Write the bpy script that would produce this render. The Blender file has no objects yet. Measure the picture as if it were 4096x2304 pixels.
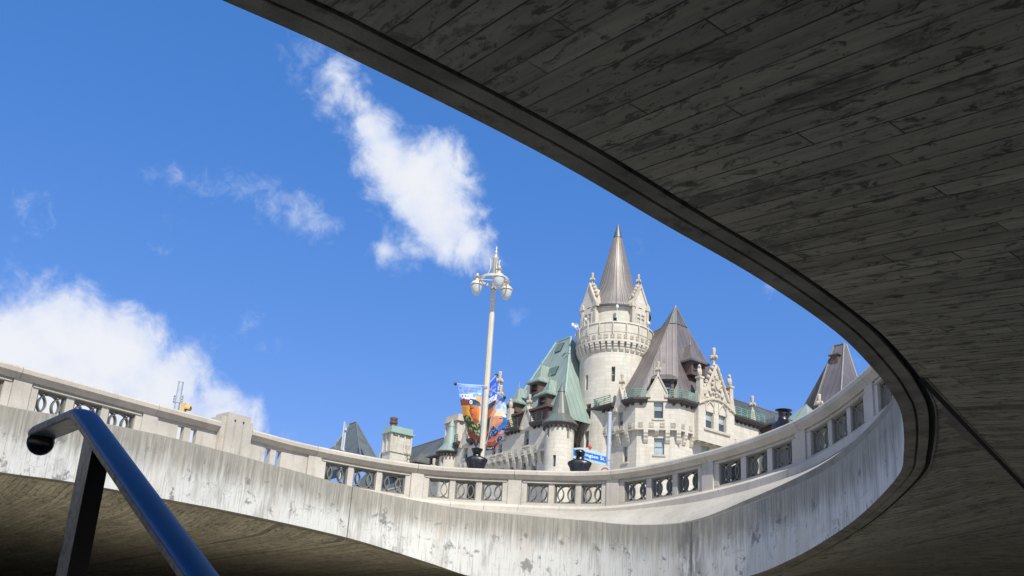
import bpy, math, random
from mathutils import Vector as V, Matrix
from mathutils.geometry import tessellate_polygon
from mathutils import noise as mnoise
random.seed(7)
S = bpy.context.scene
R = math.radians

# ------------------------------------------------------------------ camera
FPX, PX, PY = 3760.0, 2048.0, 1510.0          # focal length and principal point in photo pixels
upc = V((775.0, 12110.0, 3760.0)).normalized()
yc = (V((0, 0, 1)) - upc * upc.z).normalized()
xc = yc.cross(upc)
if xc.x < 0: xc = -xc
def cam2w(c): return V((xc.dot(c), yc.dot(c), upc.dot(c)))
def ray(x, y): return cam2w(V((x - PX, PY - y, FPX)).normalized())
cam_d = bpy.data.cameras.new('camera'); cam = bpy.data.objects.new('camera', cam_d)
S.collection.objects.link(cam); S.camera = cam
cr, cu, cf = cam2w(V((1, 0, 0))), cam2w(V((0, 1, 0))), cam2w(V((0, 0, 1)))
cam.matrix_world = Matrix(((cr.x, cu.x, -cf.x, 0), (cr.y, cu.y, -cf.y, 0), (cr.z, cu.z, -cf.z, 0), (0, 0, 0, 1)))
cam_d.sensor_width = 36; cam_d.lens = FPX / 4096 * 36
cam_d.shift_y = (PY - 1152) / 4096
cam_d.clip_start = 0.05; cam_d.clip_end = 3000
def proj(p):
    c = V((cr.dot(p), cu.dot(p), cf.dot(p))); return PX + FPX * c.x / c.z, PY - FPX * c.y / c.z

# ------------------------------------------------------------------ light
SUN = V((0.287 * math.cos(R(48)), -0.958 * math.cos(R(48)), math.sin(R(48)))).normalized()
sd = bpy.data.lights.new('sun', 'SUN'); sd.energy = 4.6; sd.angle = R(0.5); sd.color = (1.0, 0.96, 0.87)
sun = bpy.data.objects.new('sun', sd); S.collection.objects.link(sun)
sun.rotation_euler = SUN.to_track_quat('Z', 'Y').to_euler()
S.view_settings.view_transform = 'Standard'; S.view_settings.look = 'None'
S.view_settings.exposure = 0.26; S.view_settings.gamma = 1.0; S.view_settings.use_curve_mapping = False

class NT:
    def __init__(s, tree): s.t = tree; s.n = tree.nodes; s.l = tree.links
    def new(s, typ, **kw):
        n = s.n.new(typ)
        for k, v in kw.items():
            if k == 'op': n.operation = v
            elif hasattr(n, k): setattr(n, k, v)
        return n
    def put(s, sock, val):
        if isinstance(val, bpy.types.NodeSocket): s.l.new(val, sock)
        else: sock.default_value = val
    def math(s, op, a, b=0.0, c=0.0, clamp=False):
        n = s.new('ShaderNodeMath', op=op); n.use_clamp = clamp
        s.put(n.inputs[0], a); s.put(n.inputs[1], b); s.put(n.inputs[2], c); return n.outputs[0]
    def vmath(s, op, a, b=None, out=0):
        n = s.new('ShaderNodeVectorMath', op=op); s.put(n.inputs[0], a)
        if b is not None: s.put(n.inputs[1], b)
        return n.outputs[out]
    def mix(s, f, a, b, typ='MIX'):
        n = s.new('ShaderNodeMix', data_type='RGBA', blend_type=typ); n.clamp_factor = True
        s.put(n.inputs[0], f)
        for i, x in ((6, a), (7, b)):
            if isinstance(x, tuple) and len(x) == 3: x = (*x, 1)
            s.put(n.inputs[i], x)
        return n.outputs[2]
    def ramp(s, fac, stops, interp='LINEAR'):
        n = s.new('ShaderNodeValToRGB'); s.put(n.inputs[0], fac); e = n.color_ramp; e.interpolation = interp
        while len(e.elements) < len(stops): e.elements.new(0.5)
        for el, (p, c) in zip(e.elements, stops):
            el.position = p; el.color = (c, c, c, 1) if isinstance(c, (int, float)) else (*c, 1)
        return n.outputs[0]
    def noise(s, vec, scale, detail=4, rough=0.55, dist=0.0):
        n = s.new('ShaderNodeTexNoise'); s.put(n.inputs['Vector'], vec)
        n.inputs['Scale'].default_value = scale; n.inputs['Detail'].default_value = detail
        n.inputs['Roughness'].default_value = rough; n.inputs['Distortion'].default_value = dist
        return n.outputs['Fac']
    def mapr(s, v, a, b, c=0.0, d=1.0, smooth=True):
        n = s.new('ShaderNodeMapRange', interpolation_type='SMOOTHSTEP' if smooth else 'LINEAR')
        s.put(n.inputs[0], v)
        for i, x in ((1, a), (2, b), (3, c), (4, d)): s.put(n.inputs[i], x)
        return n.outputs[0]
    def scale(s, vec, sc, loc=(0, 0, 0)):
        n = s.new('ShaderNodeMapping'); s.put(n.inputs[0], vec); n.inputs['Scale'].default_value = sc
        n.inputs['Location'].default_value = loc; return n.outputs[0]

w = bpy.data.worlds.new('World'); S.world = w; w.use_nodes = True
T = NT(w.node_tree); T.n.clear()
out = T.new('ShaderNodeOutputWorld'); bg = T.new('ShaderNodeBackground'); T.l.new(bg.outputs[0], out.inputs[0])
sky = T.new('ShaderNodeTexSky', sky_type='NISHITA'); sky.sun_disc = False
sky.sun_elevation = R(48); sky.sun_rotation = math.atan2(SUN.x, SUN.y)
sky.air_density = 1.0; sky.dust_density = 0.25; sky.ozone_density = 2.2; sky.altitude = 80
tc = T.new('ShaderNodeTexCoord'); D = tc.outputs['Generated']
warp = T.new('ShaderNodeTexNoise'); T.put(warp.inputs['Vector'], D); warp.inputs['Scale'].default_value = 9
warp.inputs['Detail'].default_value = 5
wv = T.vmath('SCALE', T.vmath('SUBTRACT', warp.outputs['Color'], (0.5, 0.5, 0.5)), None); wv.node.inputs['Scale'].default_value = 0.085
DW = T.vmath('ADD', D, wv)
def blob_field(blobs):
    cur = None
    for (x, y, r, a) in blobs:               # photo pixel of the puff's middle, its radius in px and its weight
        c = ray(x, y)
        dist = T.vmath('DISTANCE', DW, tuple(c), out=1)
        val = T.math('MULTIPLY', T.math('SUBTRACT', 1.0, T.math('DIVIDE', dist, r / 3760)), a)
        if cur is None: cur = val
        else:
            n = T.new('ShaderNodeMath', op='SMOOTH_MAX'); T.put(n.inputs[0], cur); T.put(n.inputs[1], val); n.inputs[2].default_value = 0.22; cur = n.outputs[0]
    return cur
thick = blob_field([(1560, 600, 170, .9), (1700, 690, 270, 1.1), (1760, 860, 250, 1.05), (1840, 1000, 170, .75), (1490, 510, 160, .85), (1400, 400, 130, .7), (1340, 310, 100, .5), (1300, 480, 80, .4),
                    (1650, 1060, 130, .4), (1540, 1090, 80, .45), (1900, 950, 110, .5),
                    (230, 1330, 270, 1.2), (440, 1440, 260, 1.15), (60, 1500, 360, 1.15), (700, 1560, 200, .95), (850, 1640, 150, .75), (600, 1700, 320, 1.2), (950, 1700, 110, .5), (300, 1650, 400, 1.3), (160, 1180, 110, .5)])
thin = blob_field([(1230, 220, 120, .45), (1270, 380, 130, .5), (1180, 330, 100, .35), (1420, 470, 170, .6), (640, 715, 60, .5), (730, 735, 75, .5), (820, 770, 80, .45), (910, 790, 80, .5), (1000, 810, 90, .55), (1090, 835, 95, .7), (1180, 862, 110, .95), (1250, 880, 110, .95), (1320, 925, 80, .7), 
                   (700, 960, 90, .28), (2560, 990, 70, .42), (2570, 1060, 60, .3), (960, 1320, 80, .36), (1040, 1370, 70, .22), (820, 1400, 70, .3), (3060, 1150, 60, .4), (3440, 1460, 50, .4),
                   (2030, 1240, 70, .3), (40, 860, 110, .4), (1560, 1090, 90, .55), (1960, 1050, 90, .3), (40, 1160, 130, .5), (980, 955, 70, .22), (1080, 1790, 120, .4)])
f1 = T.noise(D, 22, 10, 0.64, 0.35); f2 = T.noise(D, 60, 8, 0.68, 0.8)
dens = T.math('ADD', thick, T.math('MULTIPLY', T.math('SUBTRACT', f1, 0.5), 1.25))
a1 = T.mapr(dens, 0.08, 0.60)
dens2 = T.math('ADD', thin, T.math('MULTIPLY', T.math('SUBTRACT', T.math('ADD', T.math('MULTIPLY', f1, .5), T.math('MULTIPLY', f2, .5)), 0.52), 2.1))
a2 = T.math('MULTIPLY', T.mapr(dens2, 0.05, 0.95), 0.6)
sxyz = T.new('ShaderNodeSeparateXYZ'); T.put(sxyz.inputs[0], D)
rest = T.math('MAXIMUM', T.mapr(sxyz.outputs[0], -.58, -.78), T.mapr(sxyz.outputs[1], .05, -.25))  # unseen cloud cover added left and behind the camera for neutral fill
rest = T.math('MULTIPLY', T.math('MULTIPLY', rest, T.mapr(T.noise(D, 3.2, 7, .6, .3), .40, .58)), .8)
al = T.math('MAXIMUM', T.math('MAXIMUM', T.math('MULTIPLY', a1, .95), a2), rest)
shade = T.mapr(T.math('ADD', T.math('MULTIPLY', dens, .8), T.math('MULTIPLY', T.noise(D, 17, 6, .6), 1.3)), 0.75, 1.5)
ccol = T.mix(shade, (5.6, 6.3, 7.9), (7.5, 7.6, 7.9))
SKY = (0.82, 0.98, 1.08)
sp_ = T.new('ShaderNodeSeparateColor'); T.put(sp_.inputs[0], sky.outputs[0]); cb_ = T.new('ShaderNodeCombineColor')
T.put(cb_.inputs[0], T.math('MULTIPLY', T.math('POWER', sp_.outputs[0], 1.04), .76 * SKY[0])); T.put(cb_.inputs[1], T.math('MULTIPLY', T.math('POWER', sp_.outputs[1], .62), 1.42 * SKY[1])); T.put(cb_.inputs[2], T.math('MULTIPLY', T.math('POWER', sp_.outputs[2], .5), 2.85 * SKY[2]))
skyc = cb_.outputs[0]
T.put(bg.inputs[0], T.mix(al, skyc, ccol)); bg.inputs[1].default_value = 0.1
# ------------------------------------------------------------------ mesh helpers
Z = V((0, 0, 1))
class MB:
    def __init__(s): s.v = []; s.f = []; s.uv = []
    def face(s, pts, uv=None):
        b = len(s.v); s.v += [V(p) for p in pts]; s.f.append(list(range(b, b + len(pts)))); s.uv.append(uv); return s
    def grid(s, rows, uvs=None, cu=False, cv=False):
        b = len(s.v); n = len(rows[0]); m = len(rows)
        for r in rows: s.v += [V(p) for p in r]
        for i in range(m - (0 if cv else 1)):
            for j in range(n - (0 if cu else 1)):
                i2, j2 = (i + 1) % m, (j + 1) % n
                s.f.append([b + i * n + j, b + i * n + j2, b + i2 * n + j2, b + i2 * n + j])
                s.uv.append([uvs[i][j], uvs[i][j + 1], uvs[i + 1][j + 1], uvs[i + 1][j]] if uvs else None)
        return s
    def cap(s, ring, flip=False):
        r = list(ring); r = r[::-1] if flip else r
        return s.face(r)
    def hexa(s, p):                                # 8 points: bottom ring, top ring
        for q in ((3, 2, 1, 0), (4, 5, 6, 7), (0, 1, 5, 4), (1, 2, 6, 5), (2, 3, 7, 6), (3, 0, 4, 7)): s.face([p[i] for i in q])
        return s
    def box(s, fr, a0, a1, d0, d1, z0, z1):
        return s.hexa([fr(a0, d0, z0), fr(a1, d0, z0), fr(a1, d1, z0), fr(a0, d1, z0), fr(a0, d0, z1), fr(a1, d0, z1), fr(a1, d1, z1), fr(a0, d1, z1)])
    def prism(s, pts, vec):
        pts = [V(p) for p in pts]; q = [p + V(vec) for p in pts]
        s.face(pts[::-1]); s.face(q)
        for i in range(len(pts)):
            j = (i + 1) % len(pts); s.face([pts[i], pts[j], q[j], q[i]])
        return s
    def lathe(s, o, prof, seg=24, a0=0.0, a1=None, ax=None, sx=1, sy=1, rot=0.0):
        o = V(o); full = a1 is None; a1 = a0 + 2 * math.pi if full else a1
        n = seg if full else seg + 1; rows = []; uvs = []; L = 0; pr = None
        X, Y, ZZ = ax if ax else (V((1, 0, 0)), V((0, 1, 0)), Z)
        rm = max(r for r, z in prof)
        for (r, z) in prof:
            if pr: L += math.hypot(r - pr[0], z - pr[1])
            pr = (r, z); row = []; ur = []
            for k in range(n):
                a = a0 + (a1 - a0) * k / seg + rot
                row.append(o + X * (r * sx * math.cos(a)) + Y * (r * sy * math.sin(a)) + ZZ * z)
            for k in range(seg + 1): ur.append(((a0 + (a1 - a0) * k / seg) * rm, L))
            rows.append(row); uvs.append(ur)
        return s.grid(rows, uvs, cu=full)
    def tube(s, path, r, seg=8, caps=True, closed=False):
        path = [V(p) for p in path]; n = len(path); rows = []; prevn = None
        for i, p in enumerate(path):
            if closed: d = path[(i + 1) % n] - path[i - 1]
            else: d = path[min(i + 1, n - 1)] - path[max(i - 1, 0)]
            d.normalize()
            a = prevn if prevn is not None else (Z if abs(d.z) < 0.9 else V((1, 0, 0)))
            a = (a - d * a.dot(d)).normalized(); prevn = a; b = d.cross(a)
            rr = r[i] if isinstance(r, (list, tuple)) else r
            rows.append([p + (a * math.cos(t) + b * math.sin(t)) * rr for t in [2 * math.pi * k / seg for k in range(seg)]])
        s.grid(rows, None, cu=True, cv=closed)
        if caps and not closed: s.cap(rows[0], True); s.cap(rows[-1])
        return s
    def ball(s, c, rx, ry=None, rz=None, seg=10, rings=6, ax=None):
        ry = ry or rx; rz = rz or rx; c = V(c); X, Y, ZZ = ax if ax else (V((1, 0, 0)), V((0, 1, 0)), Z); rows = []
        for i in range(rings + 1):
            t = -math.pi / 2 + math.pi * i / rings; cr_ = max(math.cos(t), 1e-3)
            rows.append([c + X * (rx * cr_ * math.cos(a)) + Y * (ry * cr_ * math.sin(a)) + ZZ * (rz * math.sin(t)) for a in [2 * math.pi * k / seg for k in range(seg)]])
        return s.grid(rows, None, cu=True)
    def mesh(s, name, mat, smooth=False):
        me = bpy.data.meshes.new(name); me.from_pydata([tuple(p) for p in s.v], [], s.f)
        uvl = me.uv_layers.new(name='UVMap'); k = 0
        for fi, f in enumerate(s.f):
            uv = s.uv[fi]
            if uv is None:
                p = [s.v[i] for i in f]; n = V((0, 0, 0))
                for i in range(len(p)):
                    a, b = p[i], p[(i + 1) % len(p)]; n += a.cross(b)
                n = n.normalized() if n.length > 1e-9 else V((0, 0, 1))
                if abs(n.z) > 0.98: uu, vv = V((1, 0, 0)), V((0, 1, 0))
                else: uu = Z.cross(n).normalized(); vv = n.cross(uu)
                uv = [(q.dot(uu), q.dot(vv)) for q in p]
            for q in uv: uvl.data[k].uv = q; k += 1
        me.materials.append(mat)
        if smooth: me.polygons.foreach_set('use_smooth', [True] * len(me.polygons))
        me.update(); return me
    def build(s, name, mat, parent=None, smooth=False, merge=None, label=None):
        me = s.mesh(name, mat, smooth)
        if merge or smooth:
            import bmesh
            bm = bmesh.new(); bm.from_mesh(me); bmesh.ops.remove_doubles(bm, verts=bm.verts, dist=merge or 1e-4)
            bmesh.ops.recalc_face_normals(bm, faces=bm.faces); bm.to_mesh(me); bm.free()
        if smooth:
            me.set_sharp_from_angle(angle=R(38))
        o = bpy.data.objects.new(name, me); S.collection.objects.link(o)
        if parent: o.parent = parent
        if label: o['label'] = label
        return o
def tag(o, label=None, cat=None, group=None, kind=None):
    if label: o['label'] = label
    if cat: o['category'] = cat
    if group: o['group'] = group
    if kind: o['kind'] = kind
    return o
def empty(name, loc, label, cat, group=None):
    o = bpy.data.objects.new(name, None); S.collection.objects.link(o)
    # parts are modelled in world metres, so the Empty keeps an inverse offset on its children
    o.location = loc; o.empty_display_size = 0.3; return tag(o, label, cat, group)
def settle(root):
    """re-express a thing's parts relative to its Empty so the Empty really stands at the thing's base"""
    t = Matrix.Translation(-V(root.location))
    done = set()
    for o in [x for x in S.objects if x.parent == root]:
        for q in [o] + [x for x in S.objects if x.parent == o]:
            if q.data and q.data.name not in done: q.data.transform(t); done.add(q.data.name)
class Fr:
    """vertical-plane frame: a along the wall, d outward, z up"""
    def __init__(s, O, X, N): s.O = V((O[0], O[1], 0)); s.X = V((X[0], X[1], 0)).normalized(); s.N = V((N[0], N[1], 0)).normalized()
    def __call__(s, a, d, z): return s.O + s.X * a + s.N * d + Z * z
    def px(s, x, y, d=0.0):
        r = ray(x, y); t = (s.O + s.N * d).dot(s.N) / r.dot(s.N); p = r * t
        return (p - s.O).dot(s.X), p.z
    def out(s, d): return Fr(s.O + s.N * d, s.X, s.N)
def holed(mb, fm, us, zs, holes, depth):
    """wall skin with openings; fm(u,z,d) maps to space; holes = (u0,u1,z0,z1)"""
    us = sorted(set([round(x, 4) for x in us] + [round(h[i], 4) for h in holes for i in (0, 1)]))
    zs = sorted(set([round(x, 4) for x in zs] + [round(h[i], 4) for h in holes for i in (2, 3)]))
    ins = lambda u, z: any(h[0] - 1e-4 < u < h[1] + 1e-4 and h[2] - 1e-4 < z < h[3] + 1e-4 for h in holes)
    for i in range(len(us) - 1):
        for j in range(len(zs) - 1):
            u0, u1, z0, z1 = us[i], us[i + 1], zs[j], zs[j + 1]
            if ins((u0 + u1) / 2, (z0 + z1) / 2): continue
            mb.face([fm(u0, z0, 0), fm(u1, z0, 0), fm(u1, z1, 0), fm(u0, z1, 0)], [(u0, z0), (u1, z0), (u1, z1), (u0, z1)])
    for (u0, u1, z0, z1) in holes:
        mid = [u for u in us if u0 - 1e-4 <= u <= u1 + 1e-4]
        for a, b in zip(mid[:-1], mid[1:]):
            mb.face([fm(a, z0, 0), fm(b, z0, 0), fm(b, z0, -depth), fm(a, z0, -depth)]); mb.face([fm(a, z1, 0), fm(b, z1, 0), fm(b, z1, -depth), fm(a, z1, -depth)])
        mb.face([fm(u0, z0, 0), fm(u0, z1, 0), fm(u0, z1, -depth), fm(u0, z0, -depth)]); mb.face([fm(u1, z0, 0), fm(u1, z1, 0), fm(u1, z1, -depth), fm(u1, z0, -depth)])

# ------------------------------------------------------------------ materials
def mat(name):
    m = bpy.data.materials.new(name); m.use_nodes = True; t = NT(m.node_tree)
    b = m.node_tree.nodes['Principled BSDF']; return m, t, b
def uvn(t): return t.new('ShaderNodeTexCoord').outputs['UV']
def obn(t):
    return t.new('ShaderNodeNewGeometry').outputs['Position']
def bump(t, b, h, strength=0.4, dist=0.02):
    n = t.new('ShaderNodeBump'); t.put(n.inputs['Height'], h); n.inputs['Strength'].default_value = strength; n.inputs['Distance'].default_value = dist
    t.l.new(n.outputs[0], b.inputs['Normal'])
def simple(name, col, rough=0.6, metal=0.0, nz=0.12, sc=6.0, bmp=0.0, coat=0.0):
    m, t, b = mat(name); p = obn(t); n = t.noise(p, sc, 5, .6)
    c = t.mix(t.mapr(n, .3, .7), tuple(max(0, x * (1 - nz)) for x in col), tuple(min(1, x * (1 + nz)) for x in col))
    t.put(b.inputs['Base Color'], c); b.inputs['Roughness'].default_value = rough; b.inputs['Metallic'].default_value = metal
    if coat: b.inputs['Coat Weight'].default_value = coat
    if bmp: bump(t, b, t.noise(p, sc * 6, 4), bmp, 0.01)
    return m
def m_soffit():
    m, t, b = mat('board_formed_concrete'); P = obn(t)
    u = t.vmath('DOT_PRODUCT', P, (-.589, .808, 0), out=1); v = t.vmath('DOT_PRODUCT', P, (.808, .589, 0), out=1)
    W = 0.145
    vv = t.math('ADD', t.math('DIVIDE', v, W), t.math('MULTIPLY', t.noise(P, 1.3, 2), .06))
    row = t.math('FLOOR', vv); fr = t.math('SUBTRACT', vv, row)
    wn = t.new('ShaderNodeTexWhiteNoise', noise_dimensions='1D'); t.put(wn.inputs['W'], row); rr = wn.outputs['Value']
    uu = t.math('DIVIDE', t.math('ADD', u, t.math('MULTIPLY', rr, 37.0)), 3.2)
    col_ = t.math('FLOOR', uu); fu = t.math('SUBTRACT', uu, col_)
    cmb = t.new('ShaderNodeCombineXYZ'); t.put(cmb.inputs[0], row); t.put(cmb.inputs[1], col_)
    w2 = t.new('ShaderNodeTexWhiteNoise', noise_dimensions='2D'); t.put(w2.inputs['Vector'], cmb.outputs[0]); br = w2.outputs['Value']
    edge = t.math('MINIMUM', fr, t.math('SUBTRACT', 1.0, fr)); edu = t.math('MULTIPLY', t.math('MINIMUM', fu, t.math('SUBTRACT', 1.0, fu)), 3.2 / W)
    gap = t.mapr(t.math('MINIMUM', edge, edu), 0.008, 0.05)
    g2 = t.math('SUBTRACT', 1.0, t.math('MULTIPLY', t.math('SUBTRACT', 1.0, gap), t.mapr(t.noise(P, 1.8, 3), .36, .55, .5, 1)))
    st = t.new('ShaderNodeCombineXYZ'); t.put(st.inputs[0], t.math('MULTIPLY', u, .9)); t.put(st.inputs[1], t.math('MULTIPLY', v, 9.0)); t.put(st.inputs[2], t.math('MULTIPLY', br, 30.))
    grain = t.noise(st.outputs[0], 2.2, 7, .65)
    s2 = t.new('ShaderNodeCombineXYZ'); t.put(s2.inputs[0], t.math('MULTIPLY', u, 2.2)); t.put(s2.inputs[1], t.math('MULTIPLY', v, 5.5)); t.put(s2.inputs[2], br)
    blot = t.math('MAXIMUM', t.mapr(t.noise(s2.outputs[0], 2.1, 8, .76, .7), .535, .60), t.math('MULTIPLY', t.mapr(t.noise(s2.outputs[0], .7, 7, .74, .5), .54, .63), .75))
    spots = t.mapr(t.noise(s2.outputs[0], 9.0, 4, .6), .64, .69)
    big = t.mapr(t.noise(P, .5, 3), .3, .7)
    c = t.mix(br, (.46, .415, .31), (.69, .63, .475)); c = t.mix(t.mapr(grain, .3, .7), t.mix(.5, c, (.17, .16, .13)), c)
    c = t.mix(t.math('MULTIPLY', big, .35), c, (.25, .235, .20)); c = t.mix(t.math('MULTIPLY', blot, .82), c, (.085, .08, .06)); c = t.mix(t.math('MULTIPLY', spots, .6), c, (.05, .048, .045))
    drk = t.mapr(rr, .90, .93); c = t.mix(t.math('MULTIPLY', t.math('MULTIPLY', drk, t.mapr(br, .3, .7)), .6), c, (.07, .07, .065))
    c = t.mix(g2, (.045, .043, .038), c)
    t.put(b.inputs['Base Color'], c); b.inputs['Roughness'].default_value = .9
    bump(t, b, t.math('ADD', t.math('MULTIPLY', gap, .7), t.math('MULTIPLY', grain, .5)), .6, .012); return m
JOINT = [11.82, 21.46]
def m_fascia():
    m, t, b = mat('streaked_wall_concrete'); U = uvn(t)
    sx = t.new('ShaderNodeSeparateXYZ'); t.put(sx.inputs[0], U); u, v = sx.outputs[0], sx.outputs[1]      # u metres along, v metres down from the top
    s1 = t.noise(t.scale(U, (7, .35, 1)), 1.6, 6, .7); s2 = t.noise(t.scale(U, (22, .7, 1), (5, 3, 0)), 1.3, 5, .7); s3 = t.noise(t.scale(U, (2.2, .5, 1), (9, 1, 0)), 1, 4)
    patch = t.noise(t.scale(U, (1.2, 1.2, 1)), 1.0, 6, .65)
    wl = t.math('ADD', t.math('MULTIPLY', v, .62), t.math('ADD', t.math('MULTIPLY', s1, .55), t.math('MULTIPLY', s2, .55)))
    wl = t.math('ADD', wl, t.math('MULTIPLY', patch, .35))
    white = t.mapr(wl, .90, 1.30)
    c = t.mix(t.mapr(s1, .32, .68), (.235, .222, .18), (.43, .405, .335)); c = t.mix(white, c, (.68, .675, .625)); c = t.mix(t.math('MULTIPLY', t.mapr(s2, .52, .64), .6), c, (.25, .235, .20)); c = t.mix(t.math('MULTIPLY', t.mapr(s2, .46, .36), .35), c, (.68, .66, .60))
    c = t.mix(t.math('MULTIPLY', t.mapr(s3, .52, .7), .35), c, (.52, .45, .34))
    # damp patches with a soft edge, joined by hairline cracks
    dw = t.vmath('SCALE', t.vmath('SUBTRACT', None or t.new('ShaderNodeTexNoise').outputs['Color'], (.5, .5, .5))); dw.node.inputs['Scale'].default_value = .5
    dn = [n for n in t.n if n.type == 'TEX_NOISE' and not n.inputs['Vector'].is_linked][-1]; t.put(dn.inputs['Vector'], U); dn.inputs['Scale'].default_value = 2.6; dn.inputs['Detail'].default_value = 6
    UW = t.vmath('ADD', U, dw)
    vo = t.new('ShaderNodeTexVoronoi', feature='DISTANCE_TO_EDGE'); t.put(vo.inputs['Vector'], t.scale(UW, (1.1, 1.7, 1))); vo.inputs['Scale'].default_value = 1.15
    cm = t.noise(t.scale(U, (.45, .8, 1), (3, 7, 0)), 1, 4)
    crk = t.math('MULTIPLY', t.mapr(vo.outputs[0], .005, .0), t.mapr(cm, .47, .56))
    crk = t.math('MULTIPLY', t.mapr(vo.outputs[0], .0, .011, 1, 0), t.mapr(cm, .46, .56))
    damp = t.math('MULTIPLY', t.mapr(vo.outputs[0], .02, .10, 1, 0), t.mapr(t.noise(UW, 3.2, 6, .65), .56, .66))
    damp = t.math('MULTIPLY', damp, t.mapr(cm, .42, .55))
    c = t.mix(t.math('MULTIPLY', damp, .75), c, (.22, .215, .20)); blo = t.math('MULTIPLY', t.mapr(t.noise(t.scale(UW, (1.0, .75, 1), (2, 6, 0)), 2.4, 8, .68), .575, .635), t.mapr(v, .1, .4)); c = t.mix(t.math('MULTIPLY', blo, .8), c, (.17, .165, .155)); c = t.mix(t.math('MULTIPLY', t.mapr(t.noise(t.scale(U, (1.3, .3, 1), (8, 2, 0)), 1.5, 6, .7), .52, .66), .45), c, (.24, .225, .19)); c = t.mix(t.math('MULTIPLY', crk, .38), c, (.20, .19, .17))
    pit = t.mapr(t.noise(t.scale(U, (1, .6, 1)), 38, 2, .5), .71, .77); c = t.mix(t.math('MULTIPLY', pit, .55), c, (.14, .13, .12))
    vd = t.math('MINIMUM', t.math('ABSOLUTE', t.math('SUBTRACT', u, JOINT[0])), t.math('ABSOLUTE', t.math('SUBTRACT', u, JOINT[1])))
    j = t.mapr(vd, .010, .024, 1, 0); jd = t.math('MULTIPLY', t.mapr(vd, .03, .75, 1, 0), t.mapr(t.noise(t.scale(U, (2.5, .8, 1)), 2, 5), .38, .55))
    jd = t.math('MULTIPLY', jd, t.math('ADD', .25, t.math('MULTIPLY', t.mapr(t.math('ABSOLUTE', t.math('SUBTRACT', u, JOINT[1])), .8, 1.0, 1, 0), .75)))
    c = t.mix(t.math('MULTIPLY', jd, .8), c, (.17, .16, .14)); c = t.mix(t.math('MULTIPLY', j, .8), c, (.07, .068, .06))
    fine = t.noise(U, 60, 3); c = t.mix(t.math('MULTIPLY', t.mapr(fine, .35, .65), .14), c, (.2, .19, .18))
    t.put(b.inputs['Base Color'], c); b.inputs['Roughness'].default_value = .88
    bump(t, b, t.math('SUBTRACT', t.math('MULTIPLY', fine, .4), t.math('ADD', t.math('MULTIPLY', crk, .25), t.math('ADD', pit, j))), .5, .01); return m
def m_stone(name, lo, hi, speck=.5, stain=.5, sc=1.0, speckscale=90):
    m, t, b = mat(name); P = obn(t); U = uvn(t)
    n = t.noise(P, 1.1 * sc, 5, .6); s = t.noise(P, speckscale, 3, .6); st = t.noise(t.scale(P, (5, 5, .8)), 1.2, 5, .7); mid = t.noise(P, 9, 5, .65)
    c = t.mix(t.mapr(n, .3, .7), lo, hi); c = t.mix(t.math('MULTIPLY', t.mapr(s, .5, .68), speck), c, tuple(x * .35 for x in lo))
    c = t.mix(t.math('MULTIPLY', t.mapr(s, .44, .3), speck * .5), c, tuple(min(1, x * 1.35) for x in hi))
    c = t.mix(t.math('MULTIPLY', t.mapr(st, .52, .72), stain), c, tuple(x * .5 for x in lo)); c = t.mix(t.math('MULTIPLY', t.mapr(mid, .58, .75), .3), c, tuple(x * .6 for x in lo))
    t.put(b.inputs['Base Color'], c); b.inputs['Roughness'].default_value = .85; bump(t, b, s, .45, .006); return m
def m_ashlar(name, base, var=.10, bw=1.1, bh=.48, joint=.72, green=0.0):
    m, t, b = mat(name); U = uvn(t); P = obn(t)
    br = t.new('ShaderNodeTexBrick'); t.put(br.inputs['Vector'], U); br.inputs['Scale'].default_value = 1
    br.inputs['Brick Width'].default_value = bw; br.inputs['Row Height'].default_value = bh; br.inputs['Mortar Size'].default_value = .022; br.inputs['Mortar Smooth'].default_value = .3
    br.inputs['Color1'].default_value = (*[x * (1 - var) for x in base], 1); br.inputs['Color2'].default_value = (*[min(1, x * (1 + var)) for x in base], 1)
    br.inputs['Mortar'].default_value = (*[x * joint for x in base], 1)
    n = t.noise(P, .25, 5, .6); n2 = t.noise(t.scale(P, (1.6, 1.6, .25)), 1, 5, .65); n3 = t.noise(P, 3.5, 5, .6)
    c = t.mix(t.math('MULTIPLY', t.mapr(n, .42, .72), .30), br.outputs[0], tuple(x * f for x, f in zip(base, (.68, .66, .62))))
    c = t.mix(t.math('MULTIPLY', t.mapr(n2, .50, .72), .5), c, tuple(x * f for x, f in zip(base, (.62, .60, .57))))
    c = t.mix(t.math('MULTIPLY', t.mapr(n3, .5, .72), .14), c, tuple(x * .6 for x in base))
    if green: c = t.mix(t.math('MULTIPLY', t.mapr(t.noise(t.scale(P, (.9, .9, .05), (4, 2, 0)), 1, 3), .58, .70), green), c, (.36, .52, .43))
    t.put(b.inputs['Base Color'], c); b.inputs['Roughness'].default_value = .85; bump(t, b, t.math('ADD', br.outputs['Fac'], n3), -.2, .02); return m
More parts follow.
